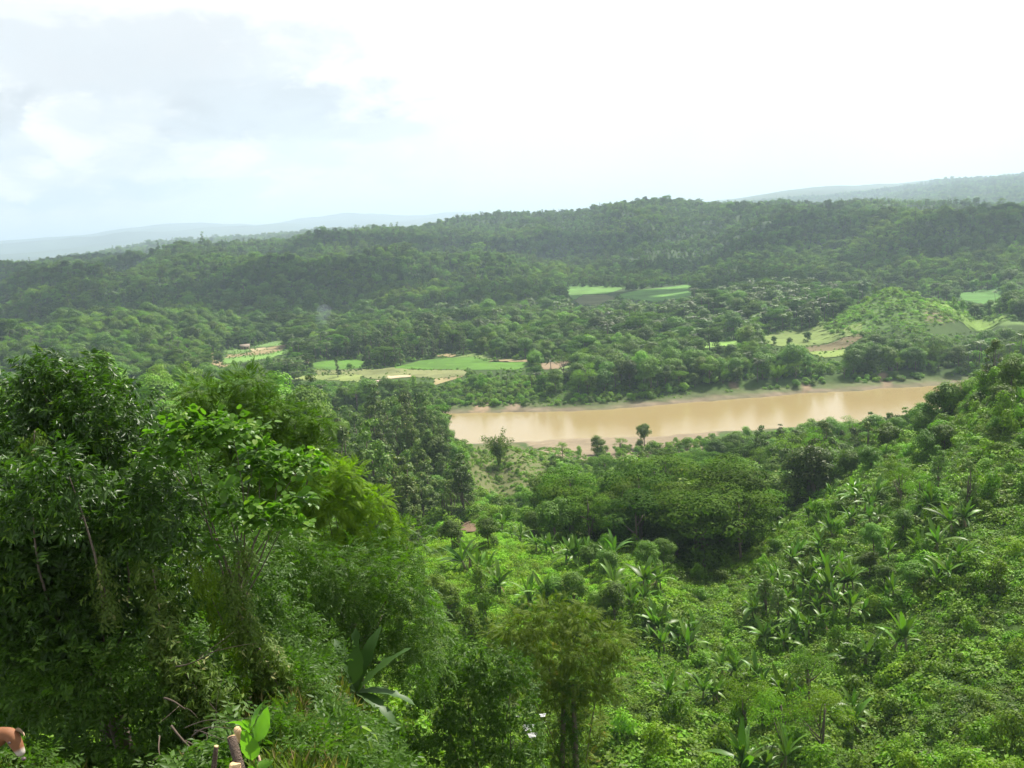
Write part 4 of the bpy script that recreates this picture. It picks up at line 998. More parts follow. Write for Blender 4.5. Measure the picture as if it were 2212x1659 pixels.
scatter('undergrowth', 'tangled creepers and low bushes carpeting the open hillsides', UND + SHR, np.stack([P4[:, 0], P4[:, 1], z4 - 0.12], 1), i4, g.uniform(0, 6.28, len(P4)),
        np.stack([s4, s4, s4 * g.uniform(0.8, 1.6, len(P4))], 1))

def c6(*p): return [((2050 + x / 3.687) / 1.273, (1300 + y / 3.687) / 1.273, *r) for x, y, *r in p]
def c8b(*p): return [((1700 + x / 3.16) / 1.273, (1700 + y / 3.16) / 1.273, *r) for x, y, *r in p]
def c7(*p): return [((1150 + x / 3.16) / 1.273, (1400 + y / 3.16) / 1.273, *r) for x, y, *r in p]
def c9(*p): return [((2216 + x / 3.687) / 1.273, (950 + y / 3.687) / 1.273, *r) for x, y, *r in p]
ban = c6((500, 200, 1), (330, 330, 1), (220, 420, 1), (80, 600, 1), (330, 560, .8), (430, 510, .8), (1130, 200, 1.4), (1250, 300, 1.1), (1100, 420, 1), (1260, 420, 1.1), (680, 400, 1), (880, 560, 1.1), (780, 700, 1),
         (470, 820, 1.1), (550, 760, 1), (700, 950, 1.2), (850, 950, 1.2), (600, 1020, 1.1), (480, 1080, 1), (850, 1150, 1.3), (1000, 1080, 1.3), (1100, 1100, 1.1), (760, 1200, 1.2), (900, 1300, 1.1), (1040, 1330, 1.1),
         (250, 1000, 1.1), (260, 1150, 1.2), (300, 1280, 1), (650, 1180, 1.1), (1850, 280, 1.2), (2100, 430, 1.4), (1950, 680, 1.3), (1950, 950, 1.1), (2050, 980, 1.1), (1500, 1190, .8), (1410, 1230, .7), (100, 1350, 1.1),
         (650, 1530, 1.1), (500, 1500, 1.1), (800, 1480, 1), (300, 1580, 1.1), (1640, 1640, 1.3), (1450, 800, .7), (950, 900, 1), (2150, 800, 1)) + \
      c8b((330, 60, 1.2), (530, 120, 1.2), (640, 110, 1.2), (400, 180, 1), (600, 240, 1.1), (900, 420, .8), (960, 440, .9), (1030, 460, .9), (1100, 490, .9), (1200, 500, .9), (1260, 550, .8), (1460, 620, 1), (1480, 720, 1.1),
          (420, 640, 1), (590, 620, .8), (730, 620, 1), (830, 640, .9), (1650, 660, .8), (2050, 710, .9), (2080, 870, 1.1), (2140, 280, 1.3), (2050, 300, 1.1), (1430, 180, 1), (1280, 140, 1), (1090, 1200, 1.45), (1450, 1180, 1.2)) + \
      c7((410, 400, 1.6), (540, 480, 1.2), (700, 600, 1.2), (950, 750, 1.1), (1110, 760, 1.2), (1280, 350, 1.5), (1380, 370, 1.3), (1170, 300, 1), (1700, 350, 1.4), (1690, 600, 1.1), (1950, 590, 1.4), (2050, 600, 1.1),
         (1820, 740, 1), (1960, 760, 1.1), (2050, 960, 1.4), (720, 130, 1), (880, 200, 1), (160, 110, 1), (290, 110, .8), (340, 100, .8), (1020, 290, .9)) + \
      c9((400, 900, 1.2), (640, 880, 1.1), (450, 1020, 1.1), (640, 1030, .9), (480, 1430, 1.4), (820, 1080, .9), (2130, 180, 1.1), (2130, 560, 1), (1250, 1530, 1.2), (700, 1500, 1.2), (250, 1480, 1), (850, 730, .9), (1600, 560, .9))
LEAVES = []
gb = np.random.default_rng(61)
for k in range(7):
    e_, ar = ((1.4, 0.12), (1.15, 0.25), (0.95, 0.38), (0.7, 0.45), (0.4, 0.5), (1.3, 0.18), (-0.1, 0.45))[k]
    LEAVES.append(make_mesh('banana_leaf', paddle(2.4, 0.50, e_, ar, 7, 0.16, 0.25, gb), M['banana'], smooth=False))
DEAD = make_mesh('dead_leaf', paddle(1.7, 0.3, -0.75, 0.3, 7, 0.3, 0.5, gb), plain('dead_banana_leaf', (0.24, 0.17, 0.09), 0.85, 0.3, 4))
STEM = make_mesh('banana_stem', tube([(0, 0, -0.5), (0.02, 0, 0.5), (0, 0, 1.15)], [0.15, 0.12, 0.07], 7), plain('banana_stem_skin', (0.16, 0.17, 0.07), 0.6, 0.3, 5))
def place_word(vx_, vy_):
    if vy_ > 1420: return 'in the gully at the foot of the open slope' if vx_ < 1750 else 'low on the open slope'
    if vx_ < 1130 and vy_ < 1160: return 'beside the bare brown plot'
    if vx_ < 1180: return 'on the shoulder of the bright mound'
    if vx_ < 1480: return 'between the bright mound and the dark wood'
    if vy_ > 1240: return 'in the big group half up the slope' if 1650 < vx_ < 1960 else 'at the lower end of the open slope' if vx_ <= 1650 else 'in the open low on the slope'
    if vy_ < 900: return 'on the crest of the open slope'
    return 'along the upper part of the open slope' if vx_ > 1850 else 'where the open slope meets the dark wood'
def banana(p, size, label, group, n=None, face=None):
    o = empty('banana_plant', (p[0], p[1], p[2] + 0.1), random.uniform(0, 6.28)); o.scale = (size, size, size * random.uniform(0.85, 1.15)); o.rotation_euler = (random.gauss(0, 0.16), random.gauss(0, 0.16), o.rotation_euler.z)
    tag(o, label, 'banana plant', group); link('stem', STEM, o)
    if random.random() < 0.6:
        l_ = link('dead_leaf', DEAD, o, (0, 0, 0.95)); l_.rotation_euler = (0, 0, random.uniform(0, 6.28)); l_.scale = (0.8, 0.8, 0.8)
    n = n or random.randint(11, 14)
    for i in range(n):
        if i > 3 and random.random() < 0.15: continue
        k = (0, 5, 1, 1, 2, 2, 3, 3, 4, 2, 1, 6)[i % 12]
        l_ = link('leaf', LEAVES[k], o, (0, 0, 1.05)); l_.rotation_euler = (random.gauss(0, 0.12), random.gauss(0, 0.1), i * 2.4 + random.gauss(0, 0.3)); q_ = random.uniform(0.6, 1.15); l_.scale = (q_, q_, q_)
    return o
nb = {}
for vx_, vy_, sz in ban:
    h_ = hit(vx_, vy_, 1.7 * sz, 40)
    if h_ is None: continue
    p, dist = h_
    if dist > 290 and vx_ > 1500: continue
    wd = place_word(vx_, vy_); nb[wd] = nb.get(wd, 0) + 1
    look = 'huge wild banana plant ' if sz >= 1.42 else 'large wild banana plant ' if sz > 1.25 else 'small wild banana plant ' if sz < 0.95 else 'wild banana plant '
    banana(p, sz * 1.05, look + wd, 'wild banana plants ' + wd)
    if sz >= 1.0 and dist > 80:
        q_ = p + np.array([random.uniform(-1.6, 1.6), random.uniform(-1.2, 1.6), 0]); q_[2] = float(height(np.array([q_[0]]), np.array([q_[1]]))[0]); banana(q_, sz * 0.85, 'shorter wild banana plant ' + wd, 'wild banana plants ' + wd)

# single bushes and small trees standing on the open slope
slope = [('light', .62, *q) for q in c8b((1650, 470), (1100, 640), (1420, 880), (1750, 850))] + [('draped', .42, *q) for q in c8b((1250, 760), (1050, 800))] + \
        [('broad', .35, *q) for q in c6((1300, 640), (1250, 880), (1700, 1050), (1600, 500), (1400, 980))] + [('teak', .4, *q) for q in c6((330, 1330), (200, 1180))] + \
        [('light', .5, *q) for q in c9((800, 950), (950, 1380), (1180, 1450))] + [('broad', .5, *q) for q in c9((1400, 900), (650, 1110), (1230, 1000), (2000, 480), (2080, 250), (1200, 700), (1480, 560))] + \
        [('teak', .5, *q) for q in c9((1350, 1220), (1650, 1390))] + [('light', .42, *q) for q in c9((700, 590), (930, 560), (1070, 520), (1560, 520))] + [('yellowgreen', .42, *q) for q in c9((800, 610), (1250, 560), (1400, 560), (1680, 480))] + [('draped', .62, *q) for q in c9((1780, 430), (1900, 330), (2000, 620))] + \
        [('draped', .5, *q) for q in c7((540, 590), (450, 960), (600, 930), (130, 830))] + [('broad', .42, *q) for q in c7((1560, 780), (1700, 830), (1350, 720), (1190, 690), (2130, 420), (2000, 400), (1640, 400))] + \
        [('yellowgreen', .38, *q) for q in c7((60, 640), (150, 720), (260, 790))] + [('broad', .4, *q) for q in c7((1480, 380), (290, 190), (600, 200), (1000, 120))] + \
        [('bamboo', 1.35, 1075, 950), ('light', .6, 1213, 966), ('bananagrove', .8, 1196, 985), ('yellowgreen', .7, 1290, 958), ('yellowgreen', .75, 1390, 938), ('light', .6, 1340, 955), ('draped', .5, 1250, 975), ('yellowgreen', .85, 1785, 905)]
where_s = {'yellowgreen': 'bright yellow green small tree', 'light': 'light green feathery small tree', 'draped': 'creeper covered dead trunk', 'broad': 'dark rounded bush', 'teak': 'narrow pale leaved small tree', 'bamboo': 'tall arching bamboo clump', 'bananagrove': 'banana clump'}
for k, (kind, sz, vx_, vy_) in enumerate(slope):
    h_ = hit(vx_, vy_, BH[kind] * sz * 0.62, 45)
    if h_ is None or (h_[1] > 300 and vx_ > 1600):
        pq = at(vx_, vy_, 190 if vx_ > 2100 else 222); gq = float(height(np.array([pq[0]]), np.array([pq[1]]))[0]); sz = max(0.3, (pq[2] - gq) / (0.62 * BH[kind])); h_ = (np.array([pq[0], pq[1], gq]), 200)
        if sz > 0.9: continue
    wd = place_word(vx_, vy_)
    if vy_ < 1000 and vx_ < 1150: wd = 'alone on top of the grassy knoll'
    elif vy_ < 1000 and vx_ < 1450: wd = 'at the edge of the pale sand bar'
    elif vx_ > 1700 and vy_ < 960: wd = 'on the brow in front of the river'
    add_tree(kind, h_[0][0], h_[0][1], h_[0][2], sz, where_s[kind] + ' ' + wd, where_s[kind] + ' ' + wd, cat='bush' if kind == 'broad' and sz < 0.55 else None, name='bush' if kind == 'broad' and sz < 0.55 else None)

# trees across the river that stand apart
for kind, sz, vx_, vy_, lab in [('broad', .75, 1743, 725, 'lone dark round tree standing by the muddy pond'), ('light', 1.3, 1215, 790, 'tall thin tree with a bare trunk in front of the reddish plot'),
                                ('light', 1.25, 1262, 785, 'tall thin tree, taller of the two by the reddish plot'), ('teak', .8, 728, 795, 'slim dark tree standing up among the trees below the paddy'),
                                ('broad', .5, 755, 792, 'small dark bush on the rim of the bright green paddy'), ('broad', 1.0, 472, 775, 'round dark tree at the lower corner of the strip field'),
                                ('draped', 1.0, 1905, 612, 'creeper covered tree on the very top of the cone shaped hill'), ('broad', .8, 1943, 603, 'dark round tree just right of the cone shaped hill\'s summit'),
                                ('draped', .8, 1890, 632, 'creeper covered tree on the shoulder just below the cone summit'), ('palm', .8, 2150, 640, 'small palm standing in the deep green paddy'),
                                ('broad', .5, 1672, 735, 'square clipped bush beside the small light green plot'), ('broad', .45, 1705, 738, 'little dark bush between the square plot and the meadow'),
                                ('draped', .9, 2080, 690, 'dark creeper hung tree beside the cone shaped hill'), ('draped', .8, 2060, 695, 'shorter creeper hung tree beside the cone shaped hill')]:
    d_ = 5.0 + BH[kind] * sz * 0.5
    p = at_z(vx_, vy_, d_)
    if 600 < vy_ < 640 and vx_ < 2000: hh_ = hit(vx_, vy_, BH[kind] * sz * 0.5, 600); p = hh_[0] if hh_ else p
    zz = float(height(np.array([p[0]]), np.array([p[1]]))[0]); add_tree(kind, p[0], p[1], zz, sz, lab)

# ------------------------------------------------------------------ the tall near trees on the left, leaf by leaf
M['mango'] = leaf_mat('glossy_dark_foliage', (0.018, 0.044, 0.008), (0.062, 0.118, 0.018), (0.17, 0.26, 0.03), 0.93, 0.38, 0.28, 0.4, solo=True)
M['heart'] = leaf_mat('heart_leaf_foliage', (0.055, 0.125, 0.014), (0.125, 0.225, 0.032), (0.20, 0.28, 0.06), 0.9, 0.42, 0.3, 0.42, solo=True)
M['fern'] = leaf_mat('fine_feathery_foliage', (0.042, 0.095, 0.008), (0.105, 0.175, 0.018), None, rough=0.5, spec=0.08, trans=0.28, solo=True)
M['yellow'] = leaf_mat('yellow_green_foliage', (0.095, 0.165, 0.012), (0.200, 0.285, 0.024), None, rough=0.5, spec=0.08, trans=0.38, solo=True)
M['olive'] = leaf_mat('olive_foliage', (0.066, 0.100, 0.012), (0.150, 0.190, 0.026), (0.28, 0.16, 0.04), 0.88, 0.5, 0.1, 0.3, solo=True)
M['small'] = leaf_mat('small_leaf_foliage', (0.030, 0.072, 0.010), (0.095, 0.165, 0.024), (0.16, 0.22, 0.06), 0.92, 0.45, 0.2, 0.4, solo=True)
M['dryvine'] = leaf_mat('withered_creeper', (0.045, 0.085, 0.012), (0.125, 0.170, 0.035), (0.26, 0.24, 0.12), 0.88, 0.55, 0.2, 0.3, solo=True)
M['grass'] = leaf_mat('weedy_grass', (0.050, 0.078, 0.014), (0.125, 0.155, 0.032), (0.22, 0.17, 0.08), 0.86, 0.6, 0.1, 0.35)

def spray(kind, seed):
    """one twig with its leaves, growing along +x"""
    g_ = np.random.default_rng(seed); out = []
    if kind == 'mango':                                    # long pointed leaves hanging in a bunch
        for k in range(9):
            a_ = g_.uniform(-1.5, 1.5); e_ = g_.uniform(-0.9, 0.35); x = g_.uniform(0.0, 0.26)
            dr = np.array([[math.cos(a_) * math.cos(e_), math.sin(a_) * math.cos(e_), math.sin(e_) - 0.25]])
            out.append(stamp(LEAF_V * np.array([1, 0.8, 1]), LEAF_F, np.array([[x, 0, 0]]), rot_to(dr), np.array([g_.uniform(0.14, 0.22)]), np.array([g_.uniform(0.2, 0.8)])))
    elif kind == 'heart':
        for k in range(6):
            a_ = g_.uniform(-2, 2); x = 0.07 * k
            dr = np.array([[math.cos(a_), math.sin(a_), g_.uniform(-0.5, 0.0)]])
            out.append(stamp(HEART_V, HEART_F, np.array([[x, 0.05 * math.sin(a_), 0]]), rot_to(dr), np.array([g_.uniform(0.14, 0.22)]), np.array([g_.uniform(0.2, 0.9)])))
    elif kind == 'fern':
        for k in range(11):
            t_ = k / 10; x = 0.04 + 0.44 * t_; zz = -0.16 * t_ ** 2; L = 0.17 * math.sin(0.6 + 2.2 * t_)
            for sg in (1, -1):
                dr = np.array([[0.45, sg, -0.25]]); out.append(stamp(LEAF_V * np.array([1, 0.72, 1]), LEAF_F, np.array([[x, 0, zz]]), rot_to(dr), np.array([L]), np.array([g_.uniform(0.3, 0.7)])))
    elif kind == 'small':
        for k in range(10):
            x = 0.032 * k; a_ = (1 if k % 2 else -1) * g_.uniform(0.4, 1.3)
            dr = np.array([[math.cos(a_), math.sin(a_), g_.uniform(-0.8, 0.2)]])
            out.append(stamp(LEAF_V * np.array([1, 1.15, 1]), LEAF_F, np.array([[x, 0, -0.03 * (k / 10) ** 2]]), rot_to(dr), np.array([g_.uniform(0.07, 0.115)]), np.array([g_.uniform(0.2, 0.8)])))
    elif kind == 'pinnate':
        for k in range(7):
            x = 0.08 + 0.055 * k
            for sg in (1, -1):
                dr = np.array([[0.5, sg, g_.uniform(-0.7, -0.1)]]); out.append(stamp(LEAF_V * np.array([1, 0.85, 1]), LEAF_F, np.array([[x, 0, -0.012 * k * k * 0.5]]), rot_to(dr), np.array([0.13]), np.array([g_.uniform(0.3, 0.7)])))
    return join(out)
SPR = {k: [spray(k, 700 + 7 * i + j) for j in range(3)] for i, k in enumerate(('mango', 'heart', 'fern', 'small', 'pinnate'))}

def leafy(g_, blobs, kind, dens, size=1.0, shell=(0.7, 1.05), zmin=-0.7, lift=0.15, droop=0.3, up_n=0.8):
    """twigs of leaves over the surface of rounded masses given as (x, y, z, rx, ry, rz)"""
    out = []
    for b_ in blobs:
        c_ = np.array(b_[:3]); r_ = np.array(b_[3:6]); n = max(8, int(dens * (r_[0] * r_[1] + 2 * r_[0] * r_[2]) * 2.1 * 2.6))
        dr = rand_dirs(n, g_, zmin); ph = g_.uniform(0, 6.28, 3)
        lump = 1 + 0.20 * np.sin(dr[:, 0] * 5 + ph[0]) * np.sin(dr[:, 1] * 5 + ph[1]) + 0.14 * np.sin(dr[:, 2] * 8 + dr[:, 0] * 4 + ph[2])
        pos = c_ + dr * r_ * (g_.uniform(shell[0] ** 2, shell[1] ** 2, n) ** 0.5 * lump)[:, None]
        ax = dr * 0.9 + g_.normal(0, 0.5, (n, 3)) + np.array([0, 0, lift - droop])
        upv = np.array([0, 0, up_n]) + dr * 0.5 + g_.normal(0, 0.25, (n, 3))
        which = g_.integers(0, 3, n); clump = 0.16 * np.sin(dr[:, 0] * 9 + ph[1]) + g_.uniform(-0.08, 0.08)
        for w_ in range(3):
            q = which == w_
            if not q.any(): continue
            sv, sf, st = SPR[kind][w_]; m_ = q.sum()
            v, f, t_ = stamp(sv, sf, pos[q], rot_to(ax[q], upv[q]), size * g_.uniform(0.75, 1.3, m_), clump[q] + g_.uniform(-0.12, 0.12, m_))
            out.append((v, f, np.clip(t_ + np.tile(st, m_), 0, 1)))
    return join(out)

def vb(lst, d_, flat=1.0, deep=0.8):
    """view (x, y, radius[, distance]) -> masses in the place"""
    out = []
    for q in lst:
        dist = d_ + (q[3] if len(q) > 3 else 0); p = at(q[0], q[1], dist); r_ = q[2] * dist / FV
        out.append((p[0], p[1], p[2], r_, r_ * deep, r_ * flat))
    return out

def near_tree(name, label, seed, blobs, kind, mat, dens, base, trunk_r, size=1.0, bark='bark', limbs=9, cat='tree', group=None, **kw):
    """base = (view x, distance) of the trunk's foot"""
    g_ = np.random.default_rng(seed); az_ = math.atan((base[0] - CX) / FV); bx, by = math.sin(az_) * base[1], math.cos(az_) * base[1]
    bz = float(height(np.array([bx]), np.array([by]))[0]); O = np.array([bx, by, bz])
    o = empty(name, O); tag(o, label, cat, group)
    B = [(b_[0] - bx, b_[1] - by, b_[2] - bz, *b_[3:]) for b_ in blobs]
    cr = leafy(g_, B, kind, dens, size, **kw)
    link('crown', make_mesh(name + '_crown', cr, M[mat]), o)
    cen_ = np.array([b_[:3] for b_ in B]).mean(0); fork = np.array([cen_[0] * 0.6, cen_[1] * 0.6, max(1.0, cen_[2] * 0.55)])
    tr = [limb((0, 0, -0.6), fork, trunk_r, trunk_r * 0.7, g_, 0.08, 7, 8)]
    idx2 = g_.permutation(len(B))[:limbs]
    for i in idx2: tr.append(limb(fork * g_.uniform(0.7, 1.0), np.array(B[i][:3]), trunk_r * 0.24, trunk_r * 0.04, g_, 0.08, 7, 6))
    link('trunk', make_mesh(name + '_trunk', join(tr), M[bark], smooth=True), o)
    return o, B

near_tree('mango_tree', 'tallest dark leaved tree at the left edge, drooping glossy leaves', 801,
          vb([(120, 850, 62), (85, 808, 36), (190, 812, 40, 1), (160, 905, 90), (55, 905, 80, 1), (230, 900, 75, -1), (285, 945, 70, 1), (40, 1010, 110), (170, 1010, 100, -1), (275, 1040, 80)], 22),
          'mango', 'mango', 26, (150, 23.5), 0.26, 0.95)
near_tree('drooping_tree', 'dark tree below the tallest one with leaves in hanging tufts', 802,
          vb([(70, 1080, 85, -1.5), (150, 1030, 60, -2), (30, 1160, 110), (150, 1150, 110), (260, 1130, 85, -1), (330, 1120, 75, -1.2), (60, 1270, 120), (200, 1270, 120), (330, 1240, 90), (100, 1350, 100, -.5), (230, 1350, 90), (-50, 1180, 110), (-40, 1330, 110)], 20,),
          'mango', 'mango', 24, (170, 21), 0.2, 0.95)
near_tree('heart_leaved_tree', 'light green tree with flat tiers of big heart shaped leaves', 803,
          vb([(385, 935, 52), (440, 922, 60), (500, 932, 52), (555, 970, 40, .5), (420, 965, 60), (350, 985, 45, .5)], 19, 0.26) +
          vb([(600, 1000, 52), (655, 1003, 45), (560, 1022, 50)], 19.5, 0.26) + vb([(560, 1120, 50), (610, 1135, 45), (510, 1105, 40), (630, 1085, 35), (470, 1060, 35), (480, 1180, 35)], 18.6, 0.4),
          'heart', 'heart', 26, (420, 20), 0.10, 0.70, zmin=-0.3, up_n=1.4, droop=0.2, limbs=14)
near_tree('feathery_acacia', 'bright green feathery tree rising behind the heart leaved tree', 804,
          vb([(435, 850, 40), (535, 830, 42), (485, 880, 45), (575, 885, 45), (640, 910, 42), (690, 915, 28), (540, 920, 65), (460, 950, 65), (610, 970, 65), (660, 975, 50), (405, 900, 35), (520, 995, 65), (440, 1030, 80), (540, 1070, 80), (330, 1000, 60), (620, 1050, 70)], 32, 0.75),
          'fern', 'fern', 26, (540, 33), 0.2, 0.8)
near_tree('yellow_acacia', 'yellow green feathery tree beyond the heart leaved tree', 805,
          vb([(690, 1030, 60), (740, 1040, 50), (650, 1060, 60), (720, 1090, 70), (790, 1090, 55), (700, 1150, 80), (800, 1150, 60), (760, 1210, 80), (840, 1190, 45), (620, 1130, 70), (690, 1250, 70), (640, 1190, 70), (820, 1250, 50), (860, 1150, 30), (600, 1060, 45)], 36, 0.7),
          'fern', 'yellow', 24, (720, 37), 0.2, 0.8)
near_tree('small_leaved_tree', 'broad dark small leaved tree hanging over the valley', 806,
          vb([(560, 1190, 90), (640, 1240, 100), (720, 1280, 100), (800, 1270, 90), (860, 1250, 60), (620, 1330, 100), (720, 1380, 110), (820, 1370, 90), (890, 1340, 65), (880, 1180, 50, 4), (790, 1440, 90), (900, 1430, 60), (660, 1450, 90)], 29),
          'pinnate', 'small', 15, (700, 30), 0.26, 0.95)
near_tree('shadowed_tree', 'deep shaded tree behind the hanging creepers', 807,
          vb([(420, 1180, 120), (500, 1260, 110), (380, 1320, 130), (480, 1400, 120), (300, 1400, 120), (570, 1380, 110), (150, 1400, 100), (60, 1400, 110), (40, 1490, 95, -6), (130, 1500, 95, -6.5), (220, 1500, 95, -7), (320, 1480, 90, -7), (430, 1500, 80, -7.5), (180, 1430, 90, -6), (90, 1400, 90, -4.5), (-40, 1480, 90, -5), (60, 1470, 100, -3), (190, 1470, 105, -3), (320, 1460, 105, -3), (430, 1450, 95, -3), (270, 1520, 90, -5), (100, 1530, 90, -5), (400, 1540, 80, -7), (420, 1080, 90), (330, 1010, 90), (200, 1380, 110), (640, 1450, 100), (560, 1480, 90), (-40, 1250, 120), (-60, 1050, 120), (-50, 1450, 110)], 25),
          'small', 'small', 17, (380, 26.5), 0.22, 1.2, limbs=12)
near_tree('leafy_tree', 'dense dark tree beneath the yellowish crown, low in the middle', 808,
          vb([(1000, 1440, 60), (950, 1480, 60), (1060, 1450, 55), (1110, 1450, 40), (1010, 1520, 85), (1100, 1510, 60), (930, 1570, 80), (1030, 1610, 90), (1110, 1600, 70), (930, 1660, 80), (1060, 1690, 90)], 33),
          'mango', 'small', 14, (1010, 34), 0.22, 0.95)
o_, B_ = near_tree('olive_tree', 'olive and rust tinted feathery tree in the lower middle', 809,
          vb([(1190, 1330, 60), (1120, 1360, 55), (1250, 1340, 50), (1310, 1380, 45), (1180, 1400, 75), (1270, 1420, 60), (1100, 1400, 40), (1330, 1400, 25), (1160, 1460, 60), (1250, 1470, 60), (1215, 1500, 50), (1135, 1480, 45), (1300, 1490, 45), (1190, 1560, 50), (1265, 1570, 45), (1080, 1360, 30), (1345, 1430, 30), (1160, 1620, 45), (1240, 1640, 40)], 41, 0.55),
          'fern', 'olive', 18, (1235, 42), 0.2, 0.8, limbs=8, shell=(0.4, 1.25))
for (nm, x0, x1, y0, lab) in (('creeper_column', 1213, 1218, 1495, 'left creeper wrapped stem under the olive tree'), ('creeper_column', 1247, 1238, 1480, 'right creeper wrapped stem under the olive tree')):
    g_ = np.random.default_rng(820 + x0); P0, P1 = at(x0, 1720, 40), at(x1, y0, 40.5); t_ = np.linspace(0, 1, 9)
    vine = leafy(g_, [tuple(P0 + (P1 - P0) * q) + (0.30 + 0.1 * math.sin(5 * q + x0), 0.3, 0.42) for q in t_], 'small', 30, 1.0, zmin=-1)
    o = empty(nm, P0); tag(o, lab, 'creeper', 'creeper wrapped stems'); v, f, tt = vine
    link('leaves', make_mesh('creeper_leaves', (v - P0, f, tt), M['small']), o)
    link('stem', make_mesh('creeper_stem', tube([(0, 0, 0), P1 - P0], [0.14, 0.1], 7), M['bark']), o)

# hanging creepers in front of the dark hollow
def vine_curtain(name, label, seed, path, width, mat, dens, dist, kind='small', size=0.9):
    g_ = np.random.default_rng(seed); pts = [at(x, y, dist + dd_) for x, y, dd_ in path]; O = pts[-1]; blobs = []
    for i in range(len(pts) - 1):
        for q in (0, 0.25, 0.5, 0.75):
            p = pts[i] + (pts[i + 1] - pts[i]) * q - O; w_ = width * (0.7 + 0.6 * (i + q) / len(pts)) * g_.uniform(0.7, 1.2); blobs.append((p[0] + g_.normal(0, w_ * 0.3), p[1], p[2], w_, w_ * 0.7, w_ * 1.3))
    o = empty(name, O); tag(o, label, 'creeper', 'creepers hanging on the near trees')
    link('leaves', make_mesh(name + '_leaves', leafy(g_, blobs, kind, dens, size, zmin=-1, droop=1.2, lift=0), M[mat]), o)
    link('stem', make_mesh(name + '_stem', tube([p_ - O for p_ in pts[::-1]], [0.012] * len(pts), 5), M['bark']), o)
vine_curtain('creeper', 'long pale creeper slanting down from the heart leaved tree', 831, [(520, 1190, 0), (500, 1260, 0), (525, 1350, 0), (580, 1430, 0), (640, 1500, -.5), (690, 1560, -1)], 0.20, 'dryvine', 60, 18)
vine_curtain('creeper', 'thick creeper curtain falling beside the dark hollow', 832, [(430, 1210, 0), (460, 1300, 0), (500, 1380, 0), (560, 1450, 0), (640, 1540, 0), (680, 1600, -.4)], 0.26, 'vine', 34, 18.5, size=0.8)
vine_curtain('creeper', 'wispy creeper curtain under the drooping tree', 833, [(330, 1230, 0), (345, 1330, 0), (370, 1420, -.5), (420, 1480, -1), (470, 1540, -1.5)], 0.30, 'dryvine', 30, 18, 'mango', 0.7)
vine_curtain('creeper', 'slender creeper hanging from the tallest tree', 834, [(75, 930, 0), (72, 990, 0), (78, 1050, 0)], 0.10, 'dryvine', 60, 20.5)
vine_curtain('creeper', 'withered brown creeper heap on the bank', 835, [(560, 1400, 0), (600, 1480, 0), (650, 1560, 0), (690, 1640, -.5)], 0.34, 'dryvine', 36, 17.5, 'mango', 0.6)
vine_curtain('creeper', 'dry yellowish creeper heap at the bottom of the bank', 836, [(610, 1560, 0), (640, 1620, 0), (700, 1680, 0)], 0.36, 'dryvine', 40, 13, 'fern', 0.6)
vine_curtain('creeper', 'short creeper tassel near the left edge', 837, [(215, 1200, 0), (225, 1270, 0), (235, 1330, 0)], 0.14, 'dryvine', 50, 18.5)

# large banana plant below the small leaved tree
M['banana_shade'] = leaf_mat('shaded_banana_leaf', (0.025, 0.060, 0.016), (0.060, 0.110, 0.030), None, rough=0.45, spec=0.2, trans=0.2, solo=True)  # darker copy of the banana leaf: tree shade put into its colour
pb = at(770, 1495, 23.5); bz_ = float(height(np.array([pb[0]]), np.array([pb[1]]))[0])
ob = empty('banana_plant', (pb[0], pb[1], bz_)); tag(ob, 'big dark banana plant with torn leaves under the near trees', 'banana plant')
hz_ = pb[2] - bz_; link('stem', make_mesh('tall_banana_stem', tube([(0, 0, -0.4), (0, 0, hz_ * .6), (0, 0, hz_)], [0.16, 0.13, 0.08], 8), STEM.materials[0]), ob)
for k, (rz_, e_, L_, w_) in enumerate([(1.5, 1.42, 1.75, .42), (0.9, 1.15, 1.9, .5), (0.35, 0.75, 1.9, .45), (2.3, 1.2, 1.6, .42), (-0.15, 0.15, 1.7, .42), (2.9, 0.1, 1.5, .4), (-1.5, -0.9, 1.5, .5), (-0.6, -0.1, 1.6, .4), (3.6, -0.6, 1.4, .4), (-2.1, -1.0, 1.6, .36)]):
    l_ = link('leaf', make_mesh('tall_banana_leaf', paddle(L_ * .9, w_, e_, 0.25 if e_ > 0.5 else 0.4, 14, 0.12, 0.55, gb), M['banana_shade']), ob, (0, 0, hz_)); l_.rotation_euler = (0, 0, rz_)

# pale hanging leaves of a young palm at the bottom edge, and white scraps in the brush
pl = at(775, 1570, 13); zl = float(height(np.array([pl[0]]), np.array([pl[1]]))[0])
oy = empty('young_palm', (pl[0], pl[1], zl)); tag(oy, 'yellow green sapling with limp hanging leaves at the bottom edge', 'sapling'); hz_ = pl[2] - zl
link('stem', make_mesh('sapling_stem', tube([(0, 0, -0.3), (0.03, 0, hz_)], [0.03, 0.015], 6), M['pale_bark']), oy)
M['pale_leaf'] = leaf_mat('pale_leaf', (0.16, 0.25, 0.03), (0.24, 0.34, 0.05), None, rough=0.5, spec=0.2, trans=0.45, solo=True)
for k, (rz_, e_, L_) in enumerate([(2.9, -0.5, .42), (-2.4, -0.6, .5), (-1.4, -0.7, .5), (-0.4, -0.6, .45), (0.1, -0.3, .4), (-1.9, -0.4, .38), (3.4, -0.2, .35), (-0.9, -0.9, .55)]):
    l_ = link('leaf', make_mesh('limp_leaf', paddle(L_, .09, e_, 0.55, 7, 0.2, 0.3, gb), M['pale_leaf']), oy, (0, 0, hz_)); l_.rotation_euler = (0, 0, rz_)

